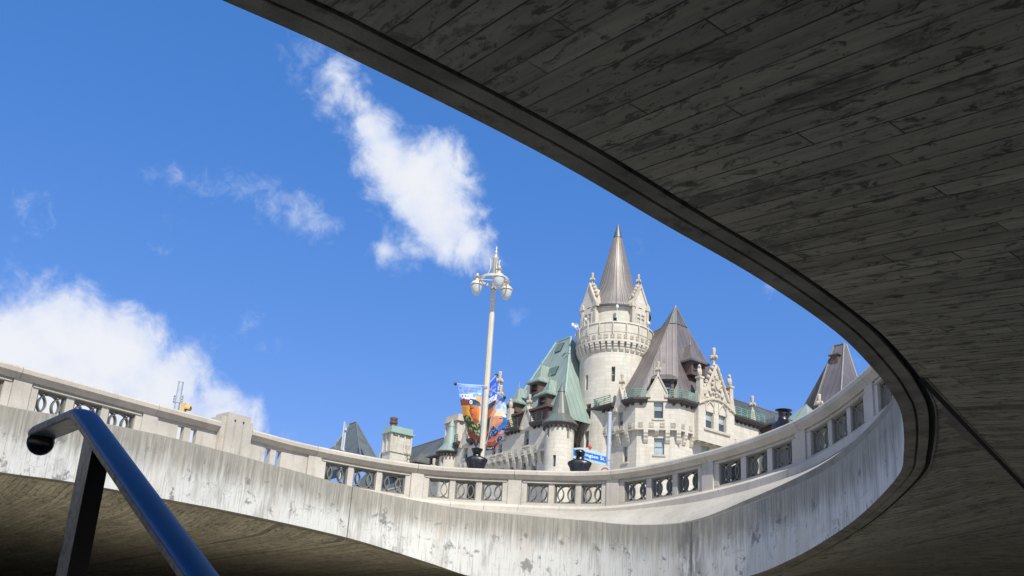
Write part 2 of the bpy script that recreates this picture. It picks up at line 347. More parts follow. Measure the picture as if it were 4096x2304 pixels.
def m_copper(name, a, bcol, streak, seam=.55, rough=.5, metal=.25, amt=.5):
    m, t, b = mat(name); U = uvn(t); P = obn(t)
    sx = t.new('ShaderNodeSeparateXYZ'); t.put(sx.inputs[0], U); u = sx.outputs[0]; v = sx.outputs[1]
    uu = t.math('DIVIDE', u, seam); k = t.math('FLOOR', uu); f = t.math('SUBTRACT', uu, k); e = t.math('MINIMUM', f, t.math('SUBTRACT', 1.0, f))
    wn = t.new('ShaderNodeTexWhiteNoise', noise_dimensions='1D'); t.put(wn.inputs['W'], k)
    st = t.noise(t.scale(U, (1.6, .12, 1)), 1.6, 6, .7); n = t.noise(P, .35, 5, .6)
    vv = t.math('DIVIDE', t.math('ADD', v, t.math('MULTIPLY', wn.outputs[0], 2.4)), 2.4); fv = t.math('SUBTRACT', vv, t.math('FLOOR', vv))
    c = t.mix(t.mapr(n, .32, .68), a, bcol); c = t.mix(t.math('MULTIPLY', wn.outputs[0], .28), c, tuple(x * .55 for x in a))
    c = t.mix(t.math('MULTIPLY', t.mapr(st, .5, .72), amt), c, streak)
    c = t.mix(t.math('MULTIPLY', t.mapr(e, .10, .03), .42), c, tuple(x * .38 for x in a)); c = t.mix(t.math('MULTIPLY', t.mapr(fv, .02, .0), .4), c, tuple(x * .45 for x in a))
    t.put(b.inputs['Base Color'], c); b.inputs['Roughness'].default_value = rough; b.inputs['Metallic'].default_value = metal
    bump(t, b, t.mapr(e, .14, .0), .3, .03); return m
M = {}
M['soffit'] = m_soffit(); M['fascia'] = m_fascia()
M['granite'] = m_stone('pale_granite', (.45, .415, .35), (.57, .53, .455), .42, .35)
M['cap'] = m_stone('coping_granite', (.46, .42, .35), (.60, .55, .465), .55, .25)
M['apron'] = m_stone('ledge_concrete', (.38, .35, .295), (.48, .445, .375), .35, .4); M['curb'] = m_stone('curb_granite', (.22, .195, .155), (.33, .30, .24), .5, .35)
M['trim'] = m_stone('rim_concrete', (.23, .21, .165), (.40, .365, .29), .35, .85, 2.2)
M['grille'] = simple('grey_green_screen', (.17, .165, .135), .6, nz=.1)
M['lime'] = m_ashlar('limestone_ashlar', (.565, .53, .445), .07, .95, .40, .84)
M['limet'] = m_ashlar('limestone_with_verdigris', (.58, .545, .455), .07, .95, .40, .84, green=.4)
M['carve'] = m_stone('carved_limestone', (.42, .375, .29), (.55, .50, .41), .12, .45, .8, 20)
M['green'] = m_copper('verdigris_copper', (.225, .295, .255), (.30, .37, .32), (.20, .205, .165), .62, .55, .1)
M['brown'] = m_copper('brown_copper', (.165, .14, .132), (.225, .195, .182), (.20, .22, .20), .62, .42, .3, .3)
M['greyc'] = m_copper('grey_copper', (.10, .105, .10), (.15, .155, .15), (.19, .22, .20), .62, .45, .3)
M['spire'] = m_copper('burnished_copper', (.22, .195, .17), (.30, .265, .23), (.26, .29, .25), .5, .42, .35, .35)
M['mixc'] = m_copper('patinated_copper', (.13, .115, .10), (.14, .185, .155), (.21, .29, .25), .62, .5, .2)
M['seam'] = simple('dull_copper_seam', (.17, .15, .135), .65, .15)
M['hip'] = simple('copper_ridge_roll', (.17, .165, .15), .5, .2)
M['greenhip'] = simple('verdigris_ridge_roll', (.31, .42, .36), .5, .1)
M['eave'] = simple('dark_eave_metal', (.05, .045, .042), .6)
M['rail_g'] = simple('verdigris_railing', (.16, .34, .27), .6)
M['rail_d'] = simple('dark_railing', (.06, .065, .06), .6)
M['wood'] = simple('window_frame_paint', (.33, .29, .23), .6)
M['bronze'] = simple('dark_bronze', (.05, .05, .052), .36, .8, .35, 14, .15)
M['plinth'] = simple('black_plinth_stone', (.02, .02, .021), .35)
M['cream'] = simple('cream_paint', (.60, .55, .42), .42, .1, .05, 3)
M['galv'] = simple('galvanised_pole', (.42, .46, .50), .5, .25, .06, 4)
M['white'] = simple('white_sign_back', (.70, .72, .74), .4, .1, .04)
M['yellow'] = simple('yellow_signal', (.55, .36, .12), .5)
M['black'] = simple('black_metal', (.015, .015, .015), .4)
M['rust'] = simple('rust_brown_copper', (.11, .07, .055), .6)
def m_glass(name, col, rough=.08, mixv=.3):
    m, t, b = mat(name); P = obn(t); c = t.mix(t.mapr(t.noise(P, 1.2, 3), .3, .7), col, tuple(x * .75 for x in col))
    t.put(b.inputs['Base Color'], c); b.inputs['Roughness'].default_value = rough; b.inputs['Specular IOR Level'].default_value = .7; return m
M['pane'] = m_glass('window_glass', (.06, .09, .12)); M['blind'] = m_glass('glass_over_pale_blind', (.36, .46, .48), .12); M['darkpane'] = m_glass('dark_glass', (.02, .022, .025))
m, t, b = mat('ribbed_lamp_glass'); b.inputs['Base Color'].default_value = (.80, .82, .80, 1); b.inputs['Transmission Weight'].default_value = .35; b.inputs['Roughness'].default_value = .3; b.inputs['IOR'].default_value = 1.2; M['globe'] = m
def m_blue():
    m, t, b = mat('blue_rail_paint'); P = obn(t)
    ch = t.mapr(t.noise(P, 22, 6, .7, 1.2), .685, .70); n = t.noise(P, 160, 3)
    t.put(b.inputs['Base Color'], t.mix(ch, t.mix(t.noise(P, 7, 4), (.010, .12, .48), (.015, .16, .60)), (.006, .008, .012)))
    b.inputs['Roughness'].default_value = .42; b.inputs['Specular IOR Level'].default_value = .5
    bump(t, b, t.math('ADD', n, t.math('MULTIPLY', t.noise(P, 40, 3), .8)), .25, .002); return m
M['blue'] = m_blue()
def m_post():
    m, t, b = mat('weathered_grey_steel'); P = obn(t)
    c = t.mix(t.mapr(t.noise(P, 45, 5, .7), .4, .65), (.40, .385, .34), (.22, .21, .19)); c = t.mix(t.mapr(t.noise(t.scale(P, (1, 1, .4)), 20, 5, .7), .60, .68), c, (.02, .02, .02))
    t.put(b.inputs['Base Color'], c); b.inputs['Roughness'].default_value = .4; b.inputs['Metallic'].default_value = .3; bump(t, b, t.noise(P, 90, 4), .4, .002); return m
M['post'] = m_post(); M['railshade'] = simple('painted_rail_shade', (.006, .006, .007), .25, nz=.2)  # the black puts shade into the colour of rail end and post face
m, t, b = mat('printed_cloth'); a_ = t.new('ShaderNodeVertexColor', layer_name='print'); t.put(b.inputs['Base Color'], a_.outputs[0]); b.inputs['Roughness'].default_value = .6; b.inputs['Sheen Weight'].default_value = .1; M['cloth'] = m
def flat(name, col, rough=.5): return simple(name, col, rough, nz=.03)
M['ink'] = flat('banner_ink_grey', (.22, .25, .34)); M['inkw'] = flat('banner_ink_white', (.75, .78, .8)); M['inkb'] = flat('banner_ink_pale_blue', (.38, .50, .75)); M['inkd'] = flat('banner_ink_dark', (.12, .05, .03)); M['red'] = flat('signal_red', (.55, .03, .02)); M['signblue'] = flat('sign_blue', (.01, .10, .62)); M['signcyan'] = flat('sign_edge_cyan', (.03, .55, .72)); M['signgrey'] = flat('sign_pale_green', (.42, .50, .47))
M['grooveshade'] = simple('painted_groove_shade', (.018, .018, .016), .8); M['ground'] = m_stone('paving_concrete', (.34, .315, .26), (.44, .41, .34), .2, .3); M['plaza'] = m_stone('plaza_paving', (.36, .33, .28), (.46, .43, .37), .2, .3)  # the near-black is groove and crease shade put into the colour
M['asphalt'] = m_stone('asphalt', (.045, .045, .045), (.07, .07, .07), .3, .3)
# ------------------------------------------------------------------ the stairwell opening in the street deck
def cr_open(P, n=10):
    o = []
    P = [V(p) for p in P]
    for i in range(1, len(P) - 2):
        p0, p1, p2, p3 = P[i - 1:i + 3]
        for k in range(n):
            t = k / n; o.append(.5 * ((2 * p1) + (p2 - p0) * t + (2 * p0 - 5 * p1 + 4 * p2 - p3) * t * t + (3 * p1 - p0 - 3 * p2 + p3) * t ** 3))
    o.append(P[-2]); return o
def p1z(x, y): return 2.8 - .1185 * (x - 3.137) + .0904 * (y - 7.411)
# edge of the opening, clockwise from the far left: x, y, bottom z, top z, curb height, street-base z
FN = [(-11.6, 14.6, 2.82, 4.05, 0, 4.08), (-9.45, 17.2, 2.9, 4.13, 0, 4.08), (-8.55, 18.35, 2.98, 4.24, 0, 4.08), (-7.25, 19.9, 3.0, 4.31, 0, 4.08), (-5.87, 21.55, 3.0, 4.28, 0, 4.08),
      (-3.8, 23.5, 2.86, 4.13, 0, 4.08), (-1.85, 24.42, 2.48, 3.98, 0, 4.07), (-.7, 24.48, 2.2, 3.89, 0, 4.06), (.86, 24.1, 2.0, 3.77, 0, 4.06), (2.12, 23.5, 1.94, 3.655, 0, 4.04), (3.19, 22.52, 1.94, 3.48, 0, 4.05),
      (4.23, 21.03, 2.0, 3.405, .02, 4.08), (5.06, 19.31, 2.1, 3.57, .10, 4.18), (5.46, 17.7, 2.3, 3.65, .13, 4.30), (5.54, 16.0, 2.45, 3.64, .14, 4.42), (5.50, 14.35, 2.6, 3.69, .14, 4.5), (5.22, 12.3, 2.76, 3.76, .14, 4.5),
      (4.79, 11.05, 2.785, 3.88, .14, 4.5), (4.145, 9.546, 2.80, 3.98, .14, 4.5), (3.715, 8.77, 2.815, 4.05, .14, 4.5), (3.319, 8.175, 2.83, 4.05, .1, 4.5), (2.667, 7.322, 2.848, 4.1, .1, 4.5), (1.785, 6.408, 2.87, 4.1, .1, 4.5), (.96, 5.7, 2.903, 4.1, .1, 4.5), (.117, 4.972, 2.937, 4.1, .1, 4.4), (-.83, 4.298, 2.989, 4.1, .1, 4.3),
      (-1.521, 3.881, 3.033, 4.1, .1, 4.2), (-4, 2.6, 3.22, 4.2, .1, 4.2), (-8, 2.2, 3.67, 4.4, .1, 4.2), (-12.5, 3.6, 4.0, 5.0, .1, 4.2), (-15.2, 7.5, 3.4, 4.5, .1, 4.15), (-14.2, 11.8, 2.95, 4.2, 0, 4.1)]
def cr_closed(P, n=8):
    m = len(P); o = []
    for i in range(m):
        a, b, c, d = P[i - 1], P[i], P[(i + 1) % m], P[(i + 2) % m]
        for k in range(n):
            t = k / n
            o.append(tuple(.5 * (2 * b[q] + (c[q] - a[q]) * t + (2 * a[q] - 5 * b[q] + 4 * c[q] - d[q]) * t * t + (3 * b[q] - a[q] - 3 * c[q] + d[q]) * t ** 3) for q in range(len(b))))
    return o
FL = cr_closed(FN); NF = len(FL)
FO = []                                               # outward normals (away from the opening)
for i in range(NF):
    a, c = FL[i - 1], FL[(i + 1) % NF]; t_ = V((c[0] - a[0], c[1] - a[1], 0)).normalized(); FO.append(V((-t_.y, t_.x, 0)))
def fp(i, d, z): p = FL[i % NF]; o = FO[i % NF]; return V((p[0] + o.x * d, p[1] + o.y * d, z))
arc = [0.0]
for i in range(NF): arc.append(arc[-1] + math.hypot(FL[(i + 1) % NF][0] - FL[i][0], FL[(i + 1) % NF][1] - FL[i][1]))
deck = empty('street_deck', (0, 5.4, 2.9), 'board marked concrete deck overhead with an oval opening and streaked pale edge wall', 'concrete deck')
# edge wall all the way round the opening
mb = MB(); rows = []; uvs = []
for i in range(NF + 1):
    f = FL[i % NF]; h = f[3] - f[2]; zz = [0, .25, .5, .75, 1]
    rows.append([fp(i, 0, f[3] - h * q) for q in zz]); uvs.append([(arc[i], h * q) for q in zz])
mb.grid(rows, uvs)
o = mb.build('edge_wall', M['fascia'], deck, smooth=True)
# curb along the top of the edge wall
mb = MB(); rows = []
for i in range(NF + 1):
    f = FL[i % NF]; c = max(f[4], 0.0); rows.append([fp(i, 0, f[3]), fp(i, .03, f[3] + .016), fp(i, .035, f[3] + .018 + c), fp(i, .12, f[3] + .02 + c)])
mb.grid(rows); mb.build('curb', M['curb'], deck)
# drip rim under the edge wall
mb = MB(); rows = []; uvs = []
prof = [(0, 0), (.124, -.002), (.127, .04), (.15, .04), (.153, -.002), (.256, -.002), (.257, .034)]
for i in range(NF + 1):
    f = FL[i % NF]; rows.append([fp(i, d, f[2] + z) for d, z in prof]); uvs.append([(arc[i], d) for d, z in prof])
mb.grid(rows, uvs); mb.build('drip_rim', M['trim'], deck)
mb = MB(); mb.grid([[fp(i, d, FL[i % NF][2] + z) for d, z in ((.2575, .032), (.322, .028))] for i in range(NF + 1)]); mb.build('groove_shade', M['grooveshade'], deck)  # near-black strip paints the shade inside the rim groove
mb = MB(); mb.grid([[fp(i, d, FL[i % NF][2] + z) for d, z in ((.3225, .03), (.3225, -.002), (.338, .0), (.34, .03))] for i in range(NF + 1)]); mb.build('arris', M['trim'], deck)
# soffits
ns = 8
junc = 20 * ns + 5                                        # where the two soffits part at the rim
crA = V((3.137, 7.411, 0)); cdir = V((.607, .795, 0)).normalized()
def soff(poly2, zf, name, label=None, step=None):
    mb = MB(); tri = tessellate_polygon([[V((p[0], p[1], 0)) for p in poly2]])
    pts = [V((p[0], p[1], zf(p))) for p in poly2]; b = len(mb.v); mb.v += pts
    for t_ in tri: mb.f.append(list(t_)); mb.uv.append(None)
    return mb.build(name, M['soffit'], deck, label=label)
rimo = lambda i, d=.335: fp(i, d, 0)
# near soffit: rim from the junction round the near side, then out
ja = crA + cdir * .02; far = crA + cdir * 38
junc = next(i for i in range(17 * ns, 22 * ns) if (V((rimo(i).x, rimo(i).y, 0)) - crA).cross(cdir).z >= 0) - 1
split_ = (V((rimo(junc).x, rimo(junc).y, 0)) - crA).dot(cdir)
near = [tuple(rimo(i)[:2]) for i in range(junc + 1, 29 * ns)]
P_near = near + [(-22, 3), (-20, -10), (25, -10), (28, 14), tuple(far[:2])]
soff(P_near, lambda p: p1z(p[0], p[1]) + .012 if (p[0] > -14) else p1z(-14, p[1]) + .012, 'soffit_panel', 'nearer slab of board marked concrete overhead')
def dipw(i):
    z = FL[i % NF][2]; return max(0.0, min(1.0, max(0, abs(z - 2.812) - .02) / .3)) if (i % NF < 17 * ns or i % NF > 29 * ns) else 0.0
mb = MB(); rows = []
seq = list(range(32 * ns - 3 * ns, 32 * ns)) + list(range(0, junc + 1))
for i in seq:
    w_ = dipw(i); zb = FL[i % NF][2] + .012; r_ = []
    for q in (0, .1, .25, .45, .7, 1.0):
        d = .335 + q * (0.02 + 3.4 * w_); sm = q * q * (3 - 2 * q); r_.append(fp(i, d, zb + (2.812 - zb) * sm))
    rows.append(r_)
mb.grid(rows); mb.build('soffit_haunch', M['soffit'], deck, smooth=True)
outer = [tuple(rows[k][-1][:2]) for k in range(len(rows))]
# keep the haunch's outer edge on its side of the crease
left_of = lambda p: (V((p[0], p[1], 0)) - crA).cross(cdir).z < -.002
outer2 = []
for k, i in enumerate(seq):
    a, b = outer[k], tuple(rimo(i)[:2])
    if left_of(a): outer2.append(a)
    elif left_of(b): outer2.append(b)
P_far = outer2 + [tuple((crA + cdir * 38)[:2]), (32, 60), (-60, 60), (-60, 20), (-40, 6)]
soff(P_far, lambda p: 2.812, 'soffit_panel', 'farther slab of board marked concrete beyond the opening')
# drop strip along the crease between the slabs
nr = V((cdir.y, -cdir.x, 0)); c0, c1 = crA + cdir * (split_ - .12), crA + cdir * 24
mb = MB(); mb.grid([[c + nr * d + Z * z for d, z in ((-.030, 2.83), (-.030, 2.804), (.030, 2.802), (.031, 2.83))] for c in (c0, c1)]); mb.build('groove_shade', M['grooveshade'], deck)  # flat near-black band, shade of the crease painted on
mb = MB(); mb.grid([[c + nr * d + Z * z for d, z in ((.0315, 2.83), (.0315, 2.797), (.046, 2.797), (.048, 2.83))] for c in (c0, c1)]); mb.build('arris', M['trim'], deck)
# lost grout skin beside the strip
mb = MB(); pts = []
for k in range(24):
    s_ = 2.05 + 2.3 * k / 23; pts.append(crA + cdir * s_ - nr * .03 + Z * 2.803)
for k in range(23, -1, -1):
    q = k / 23; s_ = 2.05 + 2.3 * q; pts.append(crA + cdir * s_ - nr * (.035 + .11 * math.sin(math.pi * q) ** .8 + .02 * math.sin(23 * q) * math.sin(math.pi * q)) + Z * 2.803)
for a in range(23): mb.face([pts[a], pts[a + 1], pts[46 - a], pts[47 - a]])
mb.build('grout_patch', M['trim'], deck)
# apron, street, lower ground
mb = MB(); rows = []; uvs = []
for i in range(NF + 1):
    f = FL[i % NF]; zt = f[3] + .02 + max(f[4], 0); rows.append([fp(i, .11, zt), fp(i, .45, zt * .45 + f[5] * .55 - .02), fp(i, .82, f[5])]); uvs.append([(arc[i], 0), (arc[i], .4), (arc[i], .8)])
mb.grid(rows, uvs); tag(mb.build('ledge', M['apron'], smooth=True), kind='structure')
mb = MB(); rows = []
for i in range(NF + 1):
    f = FL[i % NF]; a = V((f[0], f[1] - 12, 0)).normalized(); r_ = []
    r_.append(fp(i, .82, f[5])); r_.append(fp(i, 1.6, f[5] - .0)); nearside = 16.5 * ns < (i % NF) < 30 * ns
    for dd, zz in ((3.5, 4.1), (9, 4.06), (40, 4.05), (160, 4.05), (900, 4.05)): p = fp(i, 1.6, 0); q = p + V((p.x + 3, p.y - 12, 0)).normalized() * (dd if not nearside else dd ** .5 * .8); q.z = zz; r_.append(q)
    rows.append(r_)
mb.grid(rows); tag(mb.build('street', M['plaza']), kind='structure')
mb = MB(); mb.face([(-400, -300, -3.2), (400, -300, -3.2), (400, 500, -3.2), (-400, 500, -3.2)]); tag(mb.build('ground', M['ground']), kind='structure')
o = MB().box(Fr((0, 0), (1, 0), (0, 1)), -58, 38, 60, 60.6, -3.2, 2.95).build('retaining_wall', M['trim']); tag(o, 'dark concrete wall closing the space under the far deck', 'wall')

# ------------------------------------------------------------------ balustrade
BN = [(-13.6, 13.5, 5.2), (-11.85, 16.0, 5.2), (-9.92, 18.38, 5.2), (-8.115, 20.6, 5.2), (-6.5, 22.45, 5.2), (-5.03, 24.02, 5.2), (-2.43, 25.5, 5.2), (.287, 25.35, 5.18), (2.88, 24.37, 5.15), (4.90, 22.03, 5.25), (6.277, 19.25, 5.42), (6.64, 16.33, 5.6), (6.3, 13.4, 5.62), (5.2, 10.6, 5.62)]
BC = cr_open(BN, 16); bs = [0.0]
for i in range(len(BC) - 1): bs.append(bs[-1] + (BC[i + 1] - BC[i]).xy.length)
NODE = [bs[min(16 * i, len(bs) - 1)] for i in range(len(BN) - 2)]
def bpt(s):
    s = max(bs[0], min(bs[-1] - 1e-4, s)); lo = 0; hi = len(bs) - 1
    while hi - lo > 1:
        m_ = (lo + hi) // 2
        if bs[m_] <= s: lo = m_
        else: hi = m_
    t = (s - bs[lo]) / (bs[lo + 1] - bs[lo]); p = BC[lo].lerp(BC[lo + 1], t)
    g = lambda k: (BC[min(k + 1, len(BC) - 1)] - BC[max(k - 1, 0)]).normalized()
    d = g(lo).lerp(g(lo + 1), t); d.z = 0; d.normalize(); return p, d, V((d.y, -d.x, 0))
def bp(s, d, z):
    p, t, n = bpt(s); return V((p.x + n.x * d, p.y + n.y * d, p.z + z))
bal = empty('balustrade', tuple(bp(NODE[7], 0, -1.12)), 'curved pale granite balustrade with ring screens running round the top of the opening', 'balustrade')
def sweep(s0, s1, prof, mat_, name, n=None, label=None):
    n = n or max(2, int((s1 - s0) / .35)); rows = [[bp(s0 + (s1 - s0) * k / n, d, z) for d, z in prof] for k in range(n + 1)]
    mb = MB(); mb.grid(rows, None, cv=False, cu=True); mb.cap(rows[0]); mb.cap(rows[-1], True); return mb.build(name, mat_, bal, label=label)
capprof = [(.25, -.135), (.255, -.05), (.235, -.012), (.19, 0), (-.19, 0), (-.235, -.012), (-.255, -.05), (-.25, -.135), (-.15, -.235), (-.145, -.25), (.145, -.25), (.15, -.235)]
def s_at(px):                                         # arc length where the rail top crosses a photo column
    best = min(range(len(BC)), key=lambda k: abs(proj(BC[k])[0] - px)); return bs[best]
pyl0, pyl1 = s_at(858), s_at(990); pm = (pyl0 + pyl1) / 2
ends = [NODE[0], NODE[1] - .1, NODE[2] + .1, pyl0]
for a, b in zip(ends[:-1], ends[1:]): sweep(a + .006, b - .006, capprof, M['cap'], 'coping_stone')
ends = [pyl1] + [NODE[k] for k in (4, 5, 6, 7, 8, 9, 10, 11)]
ends[2] = NODE[5] - .02
for a, b in zip(ends[:-1], ends[1:]): sweep(a + .006, b - .006, capprof, M['cap'], 'coping_stone')
PW = .19
def arcband(mb, s0, z0, rad, a0, a1, clip, d0=-.07, d1=.035, th=.011):
    """flat ring band in the screen plane, kept inside clip=(smin,smax,zmin,zmax)"""
    n = 40; seg = []
    for k in range(n + 1):
        a = a0 + (a1 - a0) * k / n; s, z = s0 + rad * math.cos(a), z0 + rad * math.sin(a)
        ok = clip[0] <= s <= clip[1] and clip[2] <= z <= clip[3]
        if ok: seg.append(a)
        if (not ok or k == n) and len(seg) > 1:
            rows = []
            for a in seg:
                pi_ = [(rad - th, d0), (rad + th, d0), (rad + th, d1), (rad - th, d1)]
                rows.append([bp(s0 + r_ * math.cos(a), d, z0 + r_ * math.sin(a)) for r_, d in pi_])
            mb.grid(rows, None, cu=True); seg = []
        elif not ok: seg = []
def grille(s0, s1, z0, z1):
    mb = MB(); fw = .035
    fr = lambda a, d, z: bp(a, d, z)
    for (a, b, c, d) in ((s0, s0 + fw, z0, z1), (s1 - fw, s1, z0, z1), (s0 + fw, s1 - fw, z0, z0 + fw), (s0 + fw, s1 - fw, z1 - fw, z1)): mb.box(fr, a, b, -.085, .055, c, d)
    c = (s0 + fw, s1 - fw, z0 + fw, z1 - fw); cx, cz = (s0 + s1) / 2, (z0 + z1) / 2; rad = (z1 - z0 - 2 * fw) / 2 - .004
    arcband(mb, cx, cz, rad, 0, 2 * math.pi, c); hw = (s1 - s0) / 2 - fw
    arcband(mb, cx - hw - .02, cz, rad, -math.pi / 2, math.pi / 2, c); arcband(mb, cx + hw + .02, cz, rad, math.pi / 2, 3 * math.pi / 2, c)
    o = mb.build('ring_screen', M['grille'], bal); o['group'] = 'ring screens of the balustrade'; return o
def wallpiece(s0, s1, z0, z1, d0, d1, mb):
    n = max(1, int((s1 - s0) / .3))
    for k in range(n): mb.box(bp, s0 + (s1 - s0) * k / n, s0 + (s1 - s0) * (k + 1) / n, d0, d1, z0, z1)
def bay(s0, s1):
    a, b = s0 + PW, s1 - PW; L = b - a; st = .15; mu = .16; ow = (L - 2 * st - 2 * mu) / 3
    mb = MB(); wallpiece(a, b, -.335, -.25, -.10, .10, mb); wallpiece(a, b, -.95, -.865, -.10, .10, mb); x = a
    fr = []
    for k, wd in enumerate((st, mu, mu, st)):
        wallpiece(x, x + wd, -.865, -.335, -.095, .105 if k in (0, 3) else .085, mb); x += wd
        if k < 3: fr.append((x, x + ow)); x += ow
    wallpiece(a + .03, b - .03, -.325, -.30, .10, .125, mb)
    mb.build('panel_frame', M['granite'], bal)
    for (p, q) in fr: grille(p + .004, q - .004, -.861, -.339)
def pier(s):
    mb = MB(); mb.box(bp, s - PW + .008, s + PW - .008, -.14, .14, -.95, -.25); mb.build('pier', M['granite'], bal, merge=None)
def slotpanel(a, b, c):
    mb = MB(); w = .16; g = .085
    holes = [(c - g - w, c - g), (c + g, c + g + w)]; x = a
    for (p, q) in holes: wallpiece(x, p, -.95, -.25, -.045, .1, mb); wallpiece(p, q, -.95, -.85, -.045, .1, mb); wallpiece(p, q, -.33, -.25, -.045, .1, mb); x = q
    wallpiece(x, b, -.95, -.25, -.045, .1, mb); mb.build('slotted_panel', M['granite'], bal)
for k in (0, 1, 2, 4, 5, 6, 7, 8, 9, 10, 11): pier(NODE[k])
for k in (0, 1, 4, 5, 6, 7, 8, 9, 10): bay(NODE[k], NODE[k + 1])
slotpanel(NODE[2] + PW, pyl0, s_at(748)); slotpanel(pyl1, NODE[4] - PW, s_at(1100))
mb = MB(); hw = (pyl1 - pyl0) / 2
mb.box(bp, pyl0, pyl1, -.3, .22, -.95, .14)
o = mb.build('pylon', M['granite'], bal, label='stepped block with two fine grooves standing above the coping')
mb = MB(); q0, q1 = pm - hw * .72, pm + hw * .72; xs = [q0, pm - .13, pm - .105, pm + .105, pm + .13, q1]
for i in range(5):
    d = .30 if i % 2 == 0 else .285
    mb.box(bp, xs[i], xs[i + 1], .221, d, -.95, .10 if i % 2 else .25); mb.box(bp, xs[i], xs[i + 1], .221, .30, .10, .25) if i % 2 else None
mb.box(bp, q0, q1, -.26, .221, .141, .25); mb.build('pylon_face', M['granite'], bal)
[MB().box(bp, pm + e - .02, pm + e + .02, .286, .303, .06, .1).build('drain_hole', M['black'], bal) for e in (-.117, .117)]
# base course blocks
s = NODE[0]; k = 0
while s < NODE[11]:
    L = random.choice((.95, 1.15, 1.35)); e = min(s + L, NODE[11]); sweep(s + .005, e - .005, [(.20, -.95), (.29, -1.03), (.29, -1.2), (-.2, -1.2), (-.2, -.95)], M['cap'], 'base_block', n=4); s = e
settle(bal); settle(deck)
# ------------------------------------------------------------------ the grand hotel across the street
eR, eL = V((.809, .588, 0)), V((-.588, .809, 0))
def at_y(px, py, Y): r = ray(px, py); return r * (Y / r.y)
def on_pl(px, py, p0, n): r = ray(px, py); return r * (p0.dot(n) / r.dot(n))
hotel = empty('hotel', (8.6, 96, 4.0), 'pale limestone castle hotel with steep copper roofs and a round spired tower', 'building')
H = hotel
def win(fr, a0, a1, z0, z1, inset=.32, parts=1, blind=.5, label=None, split=True):
    mb = MB(); fw = .07; m_ = (z0 + z1) / 2
    bars = [(a0, a0 + fw, z0, z1), (a1 - fw, a1, z0, z1), (a0 + fw, a1 - fw, z0, z0 + fw), (a0 + fw, a1 - fw, z1 - fw, z1)]
    if split: bars.append((a0 + fw, a1 - fw, m_ - .045, m_ + .045))
    for (a, b, c, d) in bars: mb.box(fr, a, b, -inset, -inset + .09, c, d)
    w_ = mb.build('window', M['wood'], H); zb = z1 - (z1 - z0) * blind
    if blind < .99: MB().face([fr(a0, -inset + .02, z0), fr(a1, -inset + .02, z0), fr(a1, -inset + .02, zb), fr(a0, -inset + .02, zb)]).build('pane', M['pane'], w_)
    if blind > .01: MB().face([fr(a0, -inset + .02, zb), fr(a1, -inset + .02, zb), fr(a1, -inset + .02, z1), fr(a0, -inset + .02, z1)]).build('pane', M['blind'], w_)
    return w_
def finial(mb, p, s=1.0, lift=1.0):
    mb.lathe(p, [(.16 * s, 0), (.10 * s, .25 * s), (.10 * s, .55 * s), (.20 * s, .62 * s), (.10 * s, .7 * s), (.13 * s, 1.0 * s), (.17 * s, 1.45 * s), (.13 * s, 1.52 * s), (0, 1.53 * s)], 8)
    for X in (eR, eL, -eR, -eL):
        mb.ball(p + X * .24 * s + Z * .72 * s, .15 * s, .15 * s, .15 * s, 7, 5); mb.ball(p + X * .33 * s + Z * .60 * s, .08 * s, .08 * s, .07 * s, 6, 4)
def gable(fr, a0, a1, zs, zp, th=.55, s=1.0, zlow=None, crockets=False, name='gable'):
    """steep stone gable with coping, shoulders and a finial"""
    am = (a0 + a1) / 2; mb = MB(); zl = zs - .6 if zlow is None else zlow
    mb.prism([fr(a0, 0, zl), fr(a1, 0, zl), fr(a1, 0, zs), fr(am, 0, zp), fr(a0, 0, zs)], -fr.N * th)
    o = mb.build(name, M['lime'], H); mb = MB(); cw = .17 * s
    for sg, ae in ((-1, a0), (1, a1)):
        p0, p1 = fr(ae + sg * .02, .1, zs - .1), fr(am, .1, zp + .02); up_ = Z * .30 * s
        mb.prism([p0, p1, p1 + up_, p0 + up_ + (p1 - p0) * 0.02], -fr.N * (th + .2))
        mb.box(fr, ae - .16 if sg < 0 else ae - .28, ae + .28 if sg < 0 else ae + .16, -th - .08, .14, zs - .35, zs - .02)
        if crockets:
            for q in (.25, .45, .65, .83): mb.ball(p0.lerp(p1, q) + up_ * 1.1 + fr.X * sg * .1 - fr.N * .25, .19 * s, .19 * s, .2 * s, 6, 5)
    finial(mb, fr(am, -th / 2 + .05, zp + .1), s); mb.build('coping', M['carve'], o); return o
def bracket(mb, P, N, X, w, h, pr):
    """stepped corbel: P at wall face under the overhang, N outward, X along"""
    pf = [(0, 0), (pr, 0), (pr, -.22 * h), (pr * .82, -.34 * h), (pr * .82, -.46 * h), (pr * .55, -.62 * h), (pr * .55, -.74 * h), (pr * .22, -.96 * h), (0, -h)]
    mb.prism([P + N * d + Z * z - X * w / 2 for d, z in pf], X * w)
def tile(mb, P, N, X, s, kind):
    for (u0, u1, v0, v1) in ((-.5, .5, .42, .5), (-.5, .5, -.5, -.42), (-.5, -.42, -.42, .42), (.42, .5, -.42, .42)):
        q = lambda u, v, d: P + X * u * s + Z * v * s + N * d
        mb.hexa([q(u0, v0, 0), q(u1, v0, 0), q(u1, v0, .05), q(u0, v0, .05), q(u0, v1, 0), q(u1, v1, 0), q(u1, v1, .05), q(u0, v1, .05)])
    if kind: [mb.ball(P + X * a * s + Z * b_ * s + N * .02, .17 * s, .17 * s, .17 * s, 6, 4) for a, b_ in ((-.2, -.2), (.2, -.2), (-.2, .2), (.2, .2))]
    else: mb.prism([P + X * a * s + Z * b_ * s for a, b_ in ((-.3, .3), (.3, .3), (.3, -.05), (0, -.35), (-.3, -.05))], N * .05)
